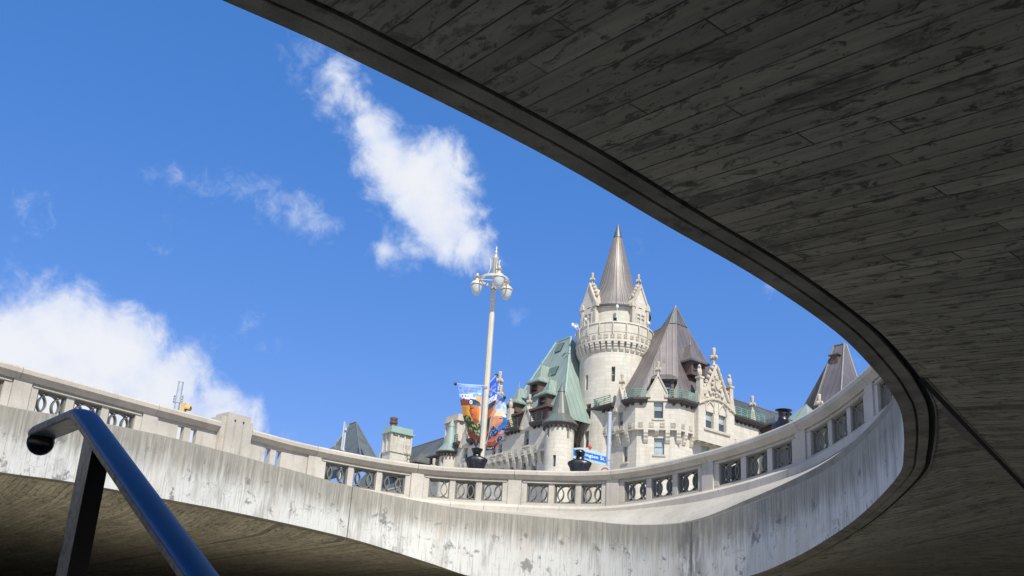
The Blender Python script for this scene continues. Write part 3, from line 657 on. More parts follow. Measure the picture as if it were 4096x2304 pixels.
def corbels(fr, a0, a1, zt, step=1.04, h=1.25, pr=.46, w=.42, short=None, off=.5):
    mb = MB(); mt = []; n = max(1, round((a1 - a0) / step)); st = (a1 - a0) / n
    for k in range(n + 1):
        a = a0 + st * k; hh = h * .35 if short and short(a) else h
        if a0 + .1 < a < a1 + .05: bracket(mb, fr(a, -pr, zt), fr.N, fr.X, w, hh, pr)
        if k < n: mt.append(MB()); tile(mt[-1], fr(a + st * off, .0, zt + .47), fr.N, fr.X, .46, (k % 3) != 1)
    o = mb.build('corbel_table', M['lime'], H); [q.build('carved_tile', M['carve'], o) for q in mt]; return o
def railing(path, m_, h=.85, name='roof_railing'):
    mb = MB(); r = .03
    for q in range(4): mb.tube([p + Z * (h * (q + 1) / 4) for p in path], r if q < 3 else .04, 5)
    for a, b in zip(path[:-1], path[1:]):
        L = (b - a).length; n = max(1, round(L / .9))
        for k in range(n + 1): p = a.lerp(b, k / n); mb.tube([p, p + Z * h], .04, 5)
        mb.tube([a, b + Z * h * .9], r, 5)
    return mb.build(name, m_, H)
def eave(path_in, path_out, zt, h=.42):
    """dark box gutter between two plan lines"""
    mb = MB(); rows = []
    for a, b in zip(path_in, path_out):
        a = V((a.x, a.y, 0)); b = V((b.x, b.y, 0)); c = a.lerp(b, .55)
        rows.append([a + Z * (zt - h), c + Z * (zt - h), b + Z * (zt - h * .45), b + Z * zt, a + Z * (zt + .02)])
    mb.grid(rows, None, cu=True); mb.cap(rows[0]); mb.cap(rows[-1], True)
    for k in range(len(path_in) - 1):
        a, b, c, d = path_in[k], path_in[k + 1], path_out[k], path_out[k + 1]; n = int((b - a).length / .62)
        for q in range(n):
            t = (q + .5) / n; p = a.lerp(b, t); e = c.lerp(d, t); o = (e - p) * .42; X = (b - a).normalized() * .12; p = V((p.x, p.y, zt - h - .22)); o.z = 0
            mb.hexa([p - X, p + X, p + X + o, p - X + o, p - X + Z * .22, p + X + Z * .22, p + X + o + Z * .22, p - X + o + Z * .22])
    return mb.build('eave', M['eave'], H)
def dormer(fr, a, w, z0, z1, zp, depth, roof, body, flare=.35, back=.5, split=True, louvre=False):
    mb = MB(); mb.box(fr, a - w / 2, a - w / 2 + .28, -depth, 0, z0, z1); mb.box(fr, a + w / 2 - .28, a + w / 2, -depth, 0, z0, z1); mb.box(fr, a - w / 2 + .28, a + w / 2 - .28, -depth, 0, z1 - .25, z1)
    mb.box(fr, a - w / 2 + .28, a + w / 2 - .28, -depth, 0, z0, z0 + .2)
    o = mb.build('dormer', body, H); f2 = fr
    mb = MB(); g = lambda k, zz, f: [fr(a - w / 2 * k - f, f, zz), fr(a + w / 2 * k + f, f, zz), fr(a + w / 2 * k + f, -depth, zz), fr(a - w / 2 * k - f, -depth, zz)]
    zm = z1 + (zp - z1) * .28
    r1 = g(1, z1 - .12, flare); r1b = g(1, z1 + .06, flare); r2 = [fr(a - w * .36, -.35, zm), fr(a + w * .36, -.35, zm), fr(a + w * .36, -depth, zm), fr(a - w * .36, -depth, zm)]
    pk = fr(a, -w * .55, zp); r3 = [pk, pk, fr(a, -depth - back, zp - .05), fr(a, -depth - back, zp - .05)]
    mb.face(r1[::-1]); mb.grid([r1, r1b, r2], None, cu=True); mb.face([r2[0], r2[1], pk]); mb.face([r2[1], r2[2], r3[2], pk]); mb.face([r2[3], r2[0], pk, r3[3]])
    mb.tube([pk, pk + Z * .7], [.07, .015], 6); mb.build('dormer_roof', roof, o)
    mb = MB(); mb.face([fr(a - w / 2 + .2, -.3, z0), fr(a + w / 2 - .2, -.3, z0), fr(a + w / 2 - .2, -.3, z1 - .2), fr(a - w / 2 + .2, -.3, z1 - .2)]); mb.build('pane', M['pane'] if not louvre else M['darkpane'], o)
    mb = MB(); mb.box(fr, a - .05, a + .05, -.3, -.2, z0 + .2, z1 - .25) if not split else None; zz = (z0 + z1) / 2
    mb.box(fr, a - w / 2 + .28, a + w / 2 - .28, -.3, -.2, zz - .05, zz + .05)
    if louvre: [mb.box(fr, a - w / 2 + .3, a + w / 2 - .3, -.3, -.17, z0 + .3 + .2 * q, z0 + .34 + .2 * q) for q in range(int((z1 - z0 - .5) / .2))]
    mb.build('sash', M['wood'] if not louvre else M['rust'], o); return o
def roofmesh(faces, m_, name='roof', label=None):
    mb = MB(); [mb.face(f) for f in faces]; return mb.build(name, m_, H, label=label)
def hips(o, lines, m_, r=.09):
    mb = MB(); [mb.tube(l, r, 6) for l in lines]; return mb.build('hip_roll', m_, o)

# ---- corner pavilion with its chamfered corner
W1 = at_y(2540, 1700, 88.0); cX = (eR - eL).normalized(); cN = V((cX.y, -cX.x, 0)); cN = cN if cN.y < 0 else -cN
FC = Fr(W1, cX, cN); CW = FC.px(2716, 1690)[0]; W2 = FC(CW, 0, 0)
FP = Fr(W1, eL, -eR); FR = Fr(W2, eR, -eL)                    # FP: left flank (a runs away), FR: right flank
zE = FC.px(2640, 1600)[1]; zB = FC.px(2640, 1719)[1]; zK = FC.px(2640, 1766)[1]; INS = .46
def hl(fr, x0, x1, y0, y1):                                       # opening from photo corners, read on that wall's plane
    a, b = fr.px(x0, (y0 + y1) / 2)[0], fr.px(x1, (y0 + y1) / 2)[0]; xm = (x0 + x1) / 2
    return (min(a, b), max(a, b), fr.px(xm, y1)[1], fr.px(xm, y0)[1])
def wallseg(fr, a0, a1, z0, z1, holes, name='wall', m_='lime', depth=.35):
    mb = MB(); holed(mb, lambda a, z, d: fr(a, d, z), [a0, a1], [z0, z1], holes, depth); o = mb.build(name, M[m_], H)
    return o
fcl, frl, fpl = FC.out(-INS), FR.out(-INS), FP.out(-INS)
LR = FR.px(3034, 1700)[0]; LP = 9.0
h1 = hl(FC, 2615, 2653, 1607, 1673); wallseg(FC, 0, CW, zB, zE - .1, [h1]); win(FC, *h1, blind=.5)
h2 = hl(fcl, 2616, 2657, 1752, 1818); kx = INS * math.tan(R(22.5)); wallseg(fcl, kx, CW - kx, 4, zB, [h2]); win(fcl, *h2, blind=1.0)
h3 = hl(FP, 2473, 2492, 1650, 1714); wallseg(FP, 0, LP, zB, zE - .1, [h3]); win(FP, *h3, blind=.5)
h4 = hl(fpl, 2492, 2510, 1786, 1848); wallseg(fpl, kx, LP, 4, zB, [h4]); win(fpl, *h4, blind=.6)
FG = FR.out(.55)
g0, g1 = FG.px(2794, 1640)[0], FG.px(2938, 1700)[0]
h5, h6 = hl(FG, 2823, 2855, 1646, 1712), hl(FG, 2875, 2905, 1664, 1728)
hz0, hz1 = (h5[2] + h6[2]) / 2, (h5[3] + h6[3]) / 2; h5 = (h5[0], h5[1], hz0, hz1); h6 = (h6[0], h6[1], hz0, hz1)
wallseg(FR, 0, LR, zB, zE - .1, []); 
h7, h8 = hl(frl, 2806, 2840, 1783, 1860), hl(frl, 2862, 2892, 1800, 1870); h8 = (h8[0], h8[1], h7[2], h7[3]); wallseg(frl, kx, LR, 4, zB, [h7, h8]); win(frl, *h7, blind=1.0); win(frl, *h8, blind=1.0)
# return wall at the right end and end of upper storey
FRe = Fr(FR(LR, 0, 0), eL, eR); wallseg(FRe, 0, 6, 4, zE - .1, [])
mb = MB(); mb.face([FP(LP, 0, zB), FP(0, 0, zB), FC(CW, 0, zB), FR(LR, 0, zB), frl(LR, 0, zB), frl(kx, 0, zB), fcl(kx, 0, zB), fpl(LP, 0, zB)]); mb.build('overhang_soffit', M['lime'], H)
corbels(FC, 0, CW, zB, step=CW / 4, short=lambda a: abs(a - CW / 2) < .4); corbels(FP, 0, 6.2, zB, step=1.25); gsh = FR.px(2800, 1780)[0]
corbels(FR, 0, LR, zB, short=lambda a: a > gsh)
# window sills and hood moulds
mb = MB()
for fr, h in ((FC, h1), (fcl, h2), (FP, h3), (fpl, h4), (frl, h7)): mb.box(fr, h[0] - .15, h[1] + .15, -.01, .09, h[2] - .2, h[2] - .01)
mb.build('sill', M['carve'], H)
# gables of the chamfer and the left flank
ga, gb = FC.px(2592, 1576)[0], FC.px(2671, 1576)[0]; gable(FC.out(.12), ga, gb, FC.px(2632, 1578)[1], FC.px(2633, 1508)[1], s=1.0, zlow=h1[3] + .06)
ga2, gb2 = FP.px(2502, 1600)[0], FP.px(2463, 1640)[0]; gable(FP.out(.12), ga2, gb2, FP.px(2484, 1630)[1], FP.px(2490, 1556)[1], s=1.0, zlow=h3[3] + .06)
# eaves and railings
def run(fr, a0, a1, d0=.0, d1=.62): return [fr(a0, d0, 0), fr(a1, d0, 0)], [fr(a0, d1, 0), fr(a1, d1, 0)]
k1 = .62 * math.tan(R(22.5))
eave([FP(gb2 * 0 + ga2 - .02, 0, 0), FP(0, 0, 0), FC(ga - .05, 0, 0)], [FP(ga2 - .02, .62, 0), FC(-k1, .62, 0), FC(ga - .05, .62, 0)], zE + .1)
eave([FC(gb + .05, 0, 0), FC(CW, 0, 0), FR(g0 - .05, 0, 0)], [FC(gb + .05, .62, 0), FC(CW + k1, .62, 0), FR(g0 - .05, .62, 0)], zE + .1)
eave([FR(g1 + .05, 0, 0), FR(LR, 0, 0), FRe(3, 0, 0)], [FR(g1 + .05, .62, 0), FR(LR + .62, .62, 0), FRe(3, .62, 0)], zE + .1)
eave([FP(7.4, 0, 0), FP(gb2 + .02, 0, 0)], [FP(7.4, .62, 0), FP(gb2 + .02, .62, 0)], zE + .1)
zr = zE + .1
railing([FP(ga2 - .3, .5, zr), FC(-.2, .5, zr), FC(ga - .2, .5, zr)], M['rail_g']); railing([FC(gb + .2, .5, zr), FC(CW + .2, .5, zr), FR(g0 - .2, .5, zr)], M['rail_g'])
railing([FR(g1 + .2, .5, zr), FR(LR + .4, .5, zr)], M['rail_g']); railing([FP(5.9, .5, zr), FP(gb2 + .3, .5, zr)], M['rail_g'])
# main roof of the pavilion
A = W2 + eR * 4.1 + eL * 4.5; A = V((A.x, A.y, 0)); r_ = ray(2707, 1222); A.z = r_.z / math.hypot(r_.x, r_.y) * A.xy.length
zR = zE + .05
b1, b2 = FC(.25, -.3, zR), FC(CW - .1, -.3, zR); b3 = FR(9.2, -.3, zR); b0 = FP(9.5, -.3, zR)
kb = .20                                            # the top fifth is a steeper cap
def toA(p, k): return V((A.x, A.y, 0)).lerp(V((p.x, p.y, 0)), k * .92) + Z * (A.z + (zR - A.z) * k)
c1, c2, c3 = toA(b1, kb), toA(b2, kb), toA(b3, kb)
nrm = (c1 - b1).cross(eL).normalized(); q1 = on_pl(2598, 1338, b1, nrm); c0 = q1; bb = V((b3.x, b3.y, zR)) + eL * 9
roofmesh([[b1, b2, c2, c1], [b2, b3, c3, c2], [b0, b1, c1, c0], [b3, bb, c3], [c0, c1, c3, bb]], M['brown'], label='steep brown copper roof over the chamfered corner')
c0p = c1.lerp(c0, .45); o = roofmesh([[c1, c2, A], [c2, c3, A], [c0p, c1, A], [c3, c0p, A], [c1, c2, c3, c0p]], M['greyc'], 'roof_peak')
hips(o, [[b1, c1, A], [b2, c2, A], [b3, c3, A], [c0, c1], [c1 + V((0, -.05, .02)), c2 + V((0, -.05, .02)), c3 + V((0, -.05, .02))]], M['hip'], .06)
fd = FC.out(-.35); a_, zt_ = fd.px(2657, 1515); dormer(fd, a_, 1.9, fd.px(2657, 1585)[1], zt_, fd.px(2657, 1436)[1], 2.6, M['brown'], M['rust'])
fd = FR.out(-.8); a_, zt_ = fd.px(2793, 1449); dormer(fd, a_, 2.0, fd.px(2795, 1505)[1], zt_, fd.px(2785, 1368)[1], 2.4, M['brown'], M['rust'])
# ornate gable over the right flank
zC = FG.px(2868, 1600)[1]; am = (g0 + g1) / 2; zP = FG.px(2870, 1462)[1]
mb = MB(); holed(mb, lambda a, z, d: FG(a, d, z), [g0, g1], [zE - 3.6, zC], [h5, h6], .35)
for a in (g0, g1): mb.face([FG(a, 0, zE - 3.6), FG(a, -1.6, zE - 3.6), FG(a, -1.6, zC + .6), FG(a, 0, zC)])
gf = mb.build('ornate_gable', M['lime'], H, label='tall carved stone gable with a coat of arms between two standing beasts'); win(FG, *h5, blind=.45); win(FG, *h6, blind=.45)
wg = g1 - g0; pedw = wg * .68; p0, p1 = am - pedw / 2, am + pedw / 2
mb = MB(); arcp = [FG(g0 + wg * k / 10, 0, zC - .9 + .9 * math.sin(math.pi * k / 10)) for k in range(11)]
mb.prism([FG(g0, -.02, zC - 1.2)] + [p - FG.N * .02 for p in arcp] + [FG(g1, -.02, zC - 1.2)], -FG.N * 1.2)
mb.prism([FG(p0, -.1, zC - .6), FG(p1, -.1, zC - .6), FG(p1, -.1, zC + .15), FG(am, -.1, zP), FG(p0, -.1, zC + .15)], -FG.N * .7); mb.build('pediment', M['lime'], gf)
mb = MB(); mb.tube([p + FG.N * .05 for p in arcp], .15, 6)
for a_s, a_e in ((p0, am), (p1, am)): mb.tube([FG(a_s, 0, zC + .2), FG(a_e, 0, zP)], .14, 6)
for sg, ae in ((-1, p0), (1, p1)):
    for q in (.2, .36, .52, .68, .84): mb.ball(FG(ae, -.2, zC + .2).lerp(FG(am, -.2, zP), q) + FG.X * sg * .16 + Z * .2, .22, .22, .24, 7, 5)
finial(mb, FG(am, -.35, zP), 1.25)
for a in (g0 + .42, g1 - .42):                        # pinnacles carrying seated beasts
    mb.prism([FG(a - .42, .12, zC - .75), FG(a + .42, .12, zC - .75), FG(a + .22, .1, zC + .5), FG(a - .22, .1, zC + .5)], -FG.N * .7)
    mb.box(FG, a - .23, a + .23, -.48, .05, zC + .4, zC + 1.75); mb.box(FG, a - .32, a + .32, -.55, .12, zC + 1.75, zC + 1.95)
    b_ = FG(a, -.22, zC + 1.95); mb.ball(b_ + Z * .45, .25, .28, .5, 8, 6); mb.ball(b_ + Z * 1.0 - FG.X * .06, .19, .22, .24, 8, 6); mb.ball(b_ + Z * 1.0 - FG.X * .24 + FG.N * .12, .09, .12, .09, 6, 4); mb.ball(b_ + Z * .62 - FG.X * .24, .09, .09, .3, 6, 5); mb.ball(b_ + Z * 1.22 - FG.X * .02, .07, .05, .1, 5, 4)
for sg, a in ((1, g0 + .7), (-1, g1 - .7)):
    mb.ball(FG(a + sg * .3, -.2, zC + .6), .32, .2, .5, 8, 6); mb.tube([FG(a, -.15, zC + 1.2), FG(a + sg * .9, -.15, zC + 1.45)], .09, 6)
# coat of arms relief
cz = zC + .25 + (zP - zC) * .33
mb.ball(FG(am, -.02, cz), .62, .62, .18, 12, 8, ax=(FG.X, Z, FG.N)); mb.prism([FG(am + u, .1, cz + v) for u, v in ((-.38, .42), (.38, .42), (.38, -.1), (0, -.52), (-.38, -.1))], FG.N * .12)
for u, v, r in ((-.62, .1, .2), (.62, .1, .2), (-.6, -.35, .18), (.6, -.35, .18), (0, .75, .28), (-.2, .98, .12), (.2, .98, .12), (0, 1.1, .15), (-.5, .55, .17), (.5, .55, .17), (0, -.75, .22), (-.4, -.85, .16), (.4, -.85, .16), (-.85, -.95, .2), (.85, -.95, .2), (0, -1.1, .18), (-1.05, -.75, .13), (1.05, -.75, .13)): mb.ball(FG(am + u, .0, cz + v), r, r, r * .7, 7, 5, ax=(FG.X, Z, FG.N))
for h in (h5, h6):                                    # ogee tracery over the paired windows
    w2 = (h[1] - h[0]) / 2; m2 = (h[0] + h[1]) / 2; zz = h[3]
    for sg in (-1, 1): mb.tube([FG(m2 + sg * w2, .05, zz + .15), FG(m2 + sg * w2 * .9, .05, zz + .55), FG(m2 + sg * w2 * .5, .05, zz + .82), FG(m2 + sg * w2 * .14, .05, zz + .98), FG(m2, .05, zz + 1.3)], .07, 5)
    mb.box(FG, h[0] - .1, h[0], 0, .08, zz + .02, zz + 1.5); mb.box(FG, h[1], h[1] + .1, 0, .08, zz + .02, zz + 1.5); mb.box(FG, h[0], h[1], 0, .08, zz + 1.4, zz + 1.5)
mb.box(FG, h5[0] - .3, h6[1] + .5, 0, .14, hz0 - .3, hz0 - .1); mb.build('carving', M['carve'], gf)
# finial post right of the eave, lower roof beyond
a_, z_ = FR.px(3026, 1690); mb = MB(); mb.lathe(FR(a_, -.5, z_ - 1.2), [(.42, 0), (.36, 1.6), (.28, 2.1), (.2, 2.6)], 8); finial(mb, FR(a_, -.5, z_ + 1.2), 1.15); mb.build('pinnacle', M['carve'], H)
fq = FR.out(-6.0); ra, rz = fq.px(2955, 1604); ra -= 3; rb, rz2 = fq.px(3230, 1692); fe = FR.out(-.6)
pr0, pr1 = fq(ra, 0, rz), fq(rb + 25, 0, rz)
o = roofmesh([[pr0, pr1, fe(rb + 25, 0, rz - 9), fe(ra - 2, 0, rz - 9)]], M['greyc'], label='lower grey copper roof right of the ornate gable'); hips(o, [[pr0, pr1]], M['hip'], .09)
fd = FR.out(-1.6); a_, zt_ = fd.px(3104, 1692); dormer(fd, a_ + 1, 1.7, zt_ - 2.2, zt_, zt_ + 1.0, 3, M['greyc'], M['rust'])

# ---- round tower
lo_, hi_ = 0.0, 14.0
for _ in range(40):
    md = (lo_ + hi_) / 2; T_ = W1 + eR * 3.0 + eL * md; T_.z = 31
    if proj(T_)[0] > 2455: lo_ = md
    else: hi_ = md
TW = V((T_.x, T_.y, 0)); scl = FPX / (cf.dot(V((TW.x, TW.y, 30))) - 2.5)
Rs, Rp, Rd = 141 / scl, 158 / scl, 134 / scl
def tz(y, r=0.0, x=2457): q = ray(x, y); return q.z / math.hypot(q.x, q.y) * (TW.length - r)
zcb, zpb, zpt, zdt = tz(1405, Rs), tz(1362, Rp), tz(1284, Rp), tz(1222, Rd)
front = math.atan2(-TW.y, -TW.x)
def tp(th, d, z, r=Rs): return V((TW.x + (r + d) * math.cos(front + th), TW.y + (r + d) * math.sin(front + th), z))
def tth(x, r=Rs): return math.asin(max(-.99, min(.99, (x - 2455) / (r * scl * 1.0))))
tw_holes = []; tw_spec = [(2446, 2461, 1466, 1526, 0), (2343, 2354, 1506, 1566, 0), (2350, 2370, 1622, 1683, 0), (2323, 2337, 1645, 1706, 0), (2347, 2366, 1731, 1796, 1), (2317, 2331, 1752, 1812, 1)]
for (x0, x1, y0, y1, b_) in tw_spec: tw_holes.append((tth(x0), tth(x1), tz(y1, Rs * math.cos(tth(x0))), tz(y0, Rs * math.cos(tth(x0)))))
mb = MB(); us = [-math.pi + 2 * math.pi * k / 72 for k in range(73)]
holed(mb, lambda a, z, d: tp(a, d, z), us, [4, zpb], tw_holes, .4)
for k in range(len(mb.uv)):
    if mb.uv[k]: mb.uv[k] = [(u * Rs, v) for u, v in mb.uv[k]]
mb.build('tower_shaft', M['limet'], H, smooth=True, label='round limestone tower shaft with green copper runs')
for h in tw_holes:
    c_ = (h[0] + h[1]) / 2; n_ = (tp(c_, 1, 0) - tp(c_, 0, 0)); fw_ = Fr(tp(c_, 0, 0), V((-n_.y, n_.x, 0)), n_); hw = Rs * (h[1] - h[0]) / 2
    win(fw_, -hw, hw, h[2], h[3], inset=.38, blind=0.0 if h[2] > tz(1700, Rs) else .5)
mb = MB(); mb.lathe(TW, [(Rs, zpb), (Rp, zpb), (Rp, zpb + .95), (Rp + .05, zpb + 1.0), (Rp, zpb + 1.05), (Rp, zpt - .2), (Rp + .09, zpt - .15), (Rp + .07, zpt), (Rp - .35, zpt), (Rp - .4, zpt - 1.3), (0.5, zpt - 1.3)], 72, rot=0)
par = mb.build('parapet', M['limet'], H, smooth=True); mb = MB(); mt = []; nb = 38
for k in range(nb):
    a = 2 * math.pi * k / nb; n_ = V((math.cos(a), math.sin(a), 0)); x_ = V((-n_.y, n_.x, 0)); bracket(mb, TW + n_ * (Rs - .02) + Z * zpb, n_, x_, .42, zpb - zcb, Rp - Rs + .0)
    a += math.pi / nb; n_ = V((math.cos(a), math.sin(a), 0)); mt.append(MB()); tile(mt[-1], TW + n_ * (Rp - .01) + Z * (zpb + .5), n_, V((-n_.y, n_.x, 0)), .42, k % 3 != 1)
mb.build('corbel_ring', M['lime'], par); [q.build('carved_tile', M['carve'], par) for q in mt]
for k in range(-4, 5):
    mb = MB()
    a = k * .34 - .05; p = lambda d, z: tp(a, d, z, Rp); mb.tube([p(.08, zpt - .15), p(.16, zpt - .5), p(.12, zpt - 1.1), p(.05, zpt - 1.35)], .06, 5); mb.build('downspout', M['carve'], par)
zg = zdt
mb = MB(); mb.lathe(TW, [(Rd, zpt - 1.4), (Rd, zg - .5), (Rd + .06, zg - .45), (Rd + .12, zg - .15), (Rd + .2, zg - .05), (Rd + .2, zg + .02), (.5, zg + .02)], 64); mb.build('drum', M['limet'], H, smooth=True)
h9 = MB(); a9 = tth(2447, Rd); a10 = tth(2463, Rd); h9.face([tp(a9, .02, tz(1289, Rd), Rd), tp(a10, .02, tz(1289, Rd), Rd), tp(a10, .02, tz(1270, Rd), Rd), tp(a9, .02, tz(1270, Rd), Rd)]); h9.build('vent_window', M['darkpane'], H)
zap = tz(897, 0, 2476); zbk = tz(944, .4, 2474)
z113 = tz(1130, 1.5); rb_ = lambda z: .02 + (zap - z) / (zap - z113) * 72 / scl
prof = [(Rd + .32, zg + .0), (Rd + .30, zg + .14), (Rd * .94, zg + .7), (Rd * .82, zg + 1.7), (rb_(zg + 3.2), zg + 3.2), (rb_(zbk), zbk)]
sp = MB().lathe(TW + V((.25, 0, 0)) * 0, prof, 64).build('spire_roof', M['spire'], H, smooth=True, label='tall burnished copper cone on the round tower')
mb = MB(); mb.lathe(TW, [(rb_(zbk) + .07, zbk - .1), (rb_(zbk) + .05, zbk + .1), (.05, zap), (0, zap + .3)], 32); mb.build('spire_tip', M['greyc'], sp, smooth=True)
mb = MB()
for k in range(30):
    a = 2 * math.pi * k / 30; u_ = V((math.cos(a), math.sin(a), 0)); mb.tube([TW + u_ * (r + .01) + Z * z for r, z in prof[1:]], [.03, .03, .03, .03, .022], 4, caps=False)
mb.build('standing_seams', M['seam'], sp)
mb = MB(); mb.lathe(TW, [(Rd + .34, zg - .14), (Rd + .37, zg), (Rd + .33, zg + .13)], 64); mb.build('gutter', M['eave'], sp, smooth=True)
for n_, x_, pk, sh, hw in ((-eR, eL, (2381, 1136), (2400, 1207), 1.02), (-eL, eR, (2557, 1150), (2535, 1216), 1.02), (eR, -eL, None, None, 1.02), (eL, -eR, None, None, 1.02)):
    gfr = Fr(TW + n_ * (Rd + .35), x_, n_); zs_ = gfr.px(*sh)[1] if sh else zs_; zp_ = gfr.px(*pk)[1] if pk else zp_
    mb = MB(); mb.box(gfr, -hw, hw, -1.6, 0, zpt - 1.35, zs_)
    mb.prism([gfr(-hw, 0, zs_), gfr(hw, 0, zs_), gfr(0, 0, zp_)], -gfr.N * 1.5); go = mb.build('tower_gable', M['lime'], H); mb = MB()
    for sg in (-1, 1):
        mb.prism([gfr(sg * (hw + .05), .12, zs_ - .1), gfr(0, .12, zp_), gfr(0, .12, zp_ + .42), gfr(sg * (hw + .05), .12, zs_ + .3)], -gfr.N * 1.0)
        for q in (.35, .55, .75, .92): mb.ball(gfr(sg * hw, -.3, zs_).lerp(gfr(0, -.3, zp_), q) + gfr.X * sg * .2 + Z * .35, .2, .2, .22, 7, 5)
        mb.prism([gfr(sg * hw - .32, .16, zs_ - .3), gfr(sg * hw + .32, .16, zs_ - .3), gfr(sg * hw + .28, .16, zs_ + .05), gfr(sg * hw, .16, zs_ + .5), gfr(sg * hw - .28, .16, zs_ + .05)], -gfr.N * 1.2)
        mb.box(gfr, sg * hw - .17, sg * hw + .17, 0, .1, zpt - 1.0, zs_ - .3)
    finial(mb, gfr(0, -.35, zp_ + .2), .95); mb.build('coping', M['carve'], go)
    mb = MB(); zz0, zz1 = zpt + .3, zs_ - 1.0; ht = zz1 - zz0      # blind cross window
    for (a, b, c, d) in ((-.5, -.1, zz0, zz0 + ht * .55), (.1, .5, zz0, zz0 + ht * .55), (-.5, -.1, zz0 + ht * .64, zz1), (.1, .5, zz0 + ht * .64, zz1)):
        mb.box(gfr, a, b, .005, .012, c, d)
    mb.build('blind_window', M['carve'], go); mb = MB(); 
    for (a, b, c, d) in ((-.64, -.52, zz0 - .2, zz1 + .15), (.52, .64, zz0 - .2, zz1 + .15), (-.52, .52, zz1 + .02, zz1 + .17), (-.08, .08, zz0 - .2, zz1 + .02), (-.52, -.08, zz0 + ht * .56, zz0 + ht * .63), (.08, .52, zz0 + ht * .56, zz0 + ht * .63)): mb.box(gfr, a, b, .006, .12, c, d)
    mb.build('mullions', M['lime'], go)
# lamps and dishes round the parapet
for (bx, by, tx, ty, r_) in ((2462, 1283, 2469, 1228, .16), (2349, 1292, 2343, 1279, .12), (2578, 1312, 2594, 1294, .14), (2308, 1325, 2291, 1302, .17)):
    r0 = Rp - .1 if bx not in (2462,) else Rp; th = tth(bx, r0); p = tp(th, 0, 0, r0); q = ray(bx, by); z0 = q.z / math.hypot(q.x, q.y) * p.xy.length; p.z = z0
    q = ray(tx, ty); e = q * (p.xy.length / math.hypot(q.x, q.y)); mb = MB(); mb.tube([p, e], .03, 5); mb.ball(e + Z * .05, r_, r_, r_ * 1.5, 8, 6); mb.build('floodlight', M['white'], H, smooth=True)
th = tth(2316, Rp); p = tp(th, 0, 0, Rp); q = ray(2306, 1300); e = q * (p.xy.length / math.hypot(q.x, q.y)); dd = (-e).normalized(); ax_ = dd.cross(Z).normalized(); mb = MB()
mb.lathe(e, [(0, 0), (.14, .02), (.24, .09)], 14, ax=(ax_, ax_.cross(dd), dd)); mb.tube([e, V((p.x, p.y, e.z - .7))], .03, 5); mb.build('satellite_dish', M['white'], H, smooth=True)

# ---- left wing
Pw = at_y(2157, 1791, 93.0); FW = Fr(Pw, eL, -eR); fwl = FW.out(-INS)
zWb = FW.px(2157, 1806)[1]; zWe = FW.px(2122, 1700)[1]
aT1 = FW.px(2240, 1750)[0]; aT2 = FW.px(1800, 1850)[0]
holes_u = [hl(FW, 2098, 2116, 1722, 1781), hl(FW, 1855, 1871, 1792, 1833), hl(FW, 1994, 2008, 1775, 1812), hl(FW, 1968, 1982, 1782, 1819)]
holes_l = [hl(fwl, 2086, 2106, 1852, 1900), hl(fwl, 2126, 2147, 1843, 1893), hl(fwl, 1998, 2016, 1873, 1920), hl(fwl, 2040, 2054, 1868, 1915)]
wallseg(FW, aT1, aT2, zWb, zWe - .1, holes_u); wallseg(fwl, aT1, aT2, 4, zWb, holes_l)
for h in holes_u: win(FW, *h, blind=.5)
for h in holes_l: win(fwl, *h, blind=.6)
mb = MB(); mb.face([FW(aT1, 0, zWb), FW(aT2, 0, zWb), fwl(aT2, 0, zWb), fwl(aT1, 0, zWb)]); mb.build('overhang_soffit', M['lime'], H)
aC = FW.px(1957, 1850)[0]; corbels(FW, FW.px(2182, 1790)[0], aC, zWb, short=lambda a: a > FW.px(2015, 1830)[0])
corbels(FW, FW.px(1900, 1860)[0], aT2 - 1.5, zWb, short=lambda a: True)
mb = MB(); [mb.box(FW, h[0] - .15, h[1] + .15, -.01, .09, h[2] - .2, h[2] - .01) for h in holes_u]; [mb.box(fwl, h[0] - .15, h[1] + .15, -.01, .09, h[2] - .2, h[2] - .01) for h in holes_l]; mb.build('sill', M['carve'], H)
def wg_(x0, x1, ys, xp, yp, s=1.0):
    a, b = FW.px(x0, ys)[0], FW.px(x1, ys)[0]; return gable(FW.out(.12), min(a, b), max(a, b), FW.px((x0 + x1) / 2, ys)[1], FW.px(xp, yp)[1], s=s, zlow=zWe - .35), min(a, b), max(a, b)
_, e0, e1 = wg_(2132, 2088, 1702, 2113, 1637); _, e2, e3 = wg_(1880, 1846, 1776, 1867, 1715, .9)
zr = zWe + .1
def seg(a, b, mt='rail_d'): 
    eave([FW(a, 0, 0), FW(b, 0, 0)], [FW(a, .62, 0), FW(b, .62, 0)], zr); railing([FW(a + .1, .5, zr), FW(b - .1, .5, zr)], M[mt])
aM0, aM1 = FW.px(2028, 1730)[0], FW.px(1945, 1760)[0]
seg(FW.px(2184, 1690)[0], e0 - .05); seg(e1 + .05, aM0); seg(aM1, e2 - .05); seg(e3 + .05, aT2 - 1.2)
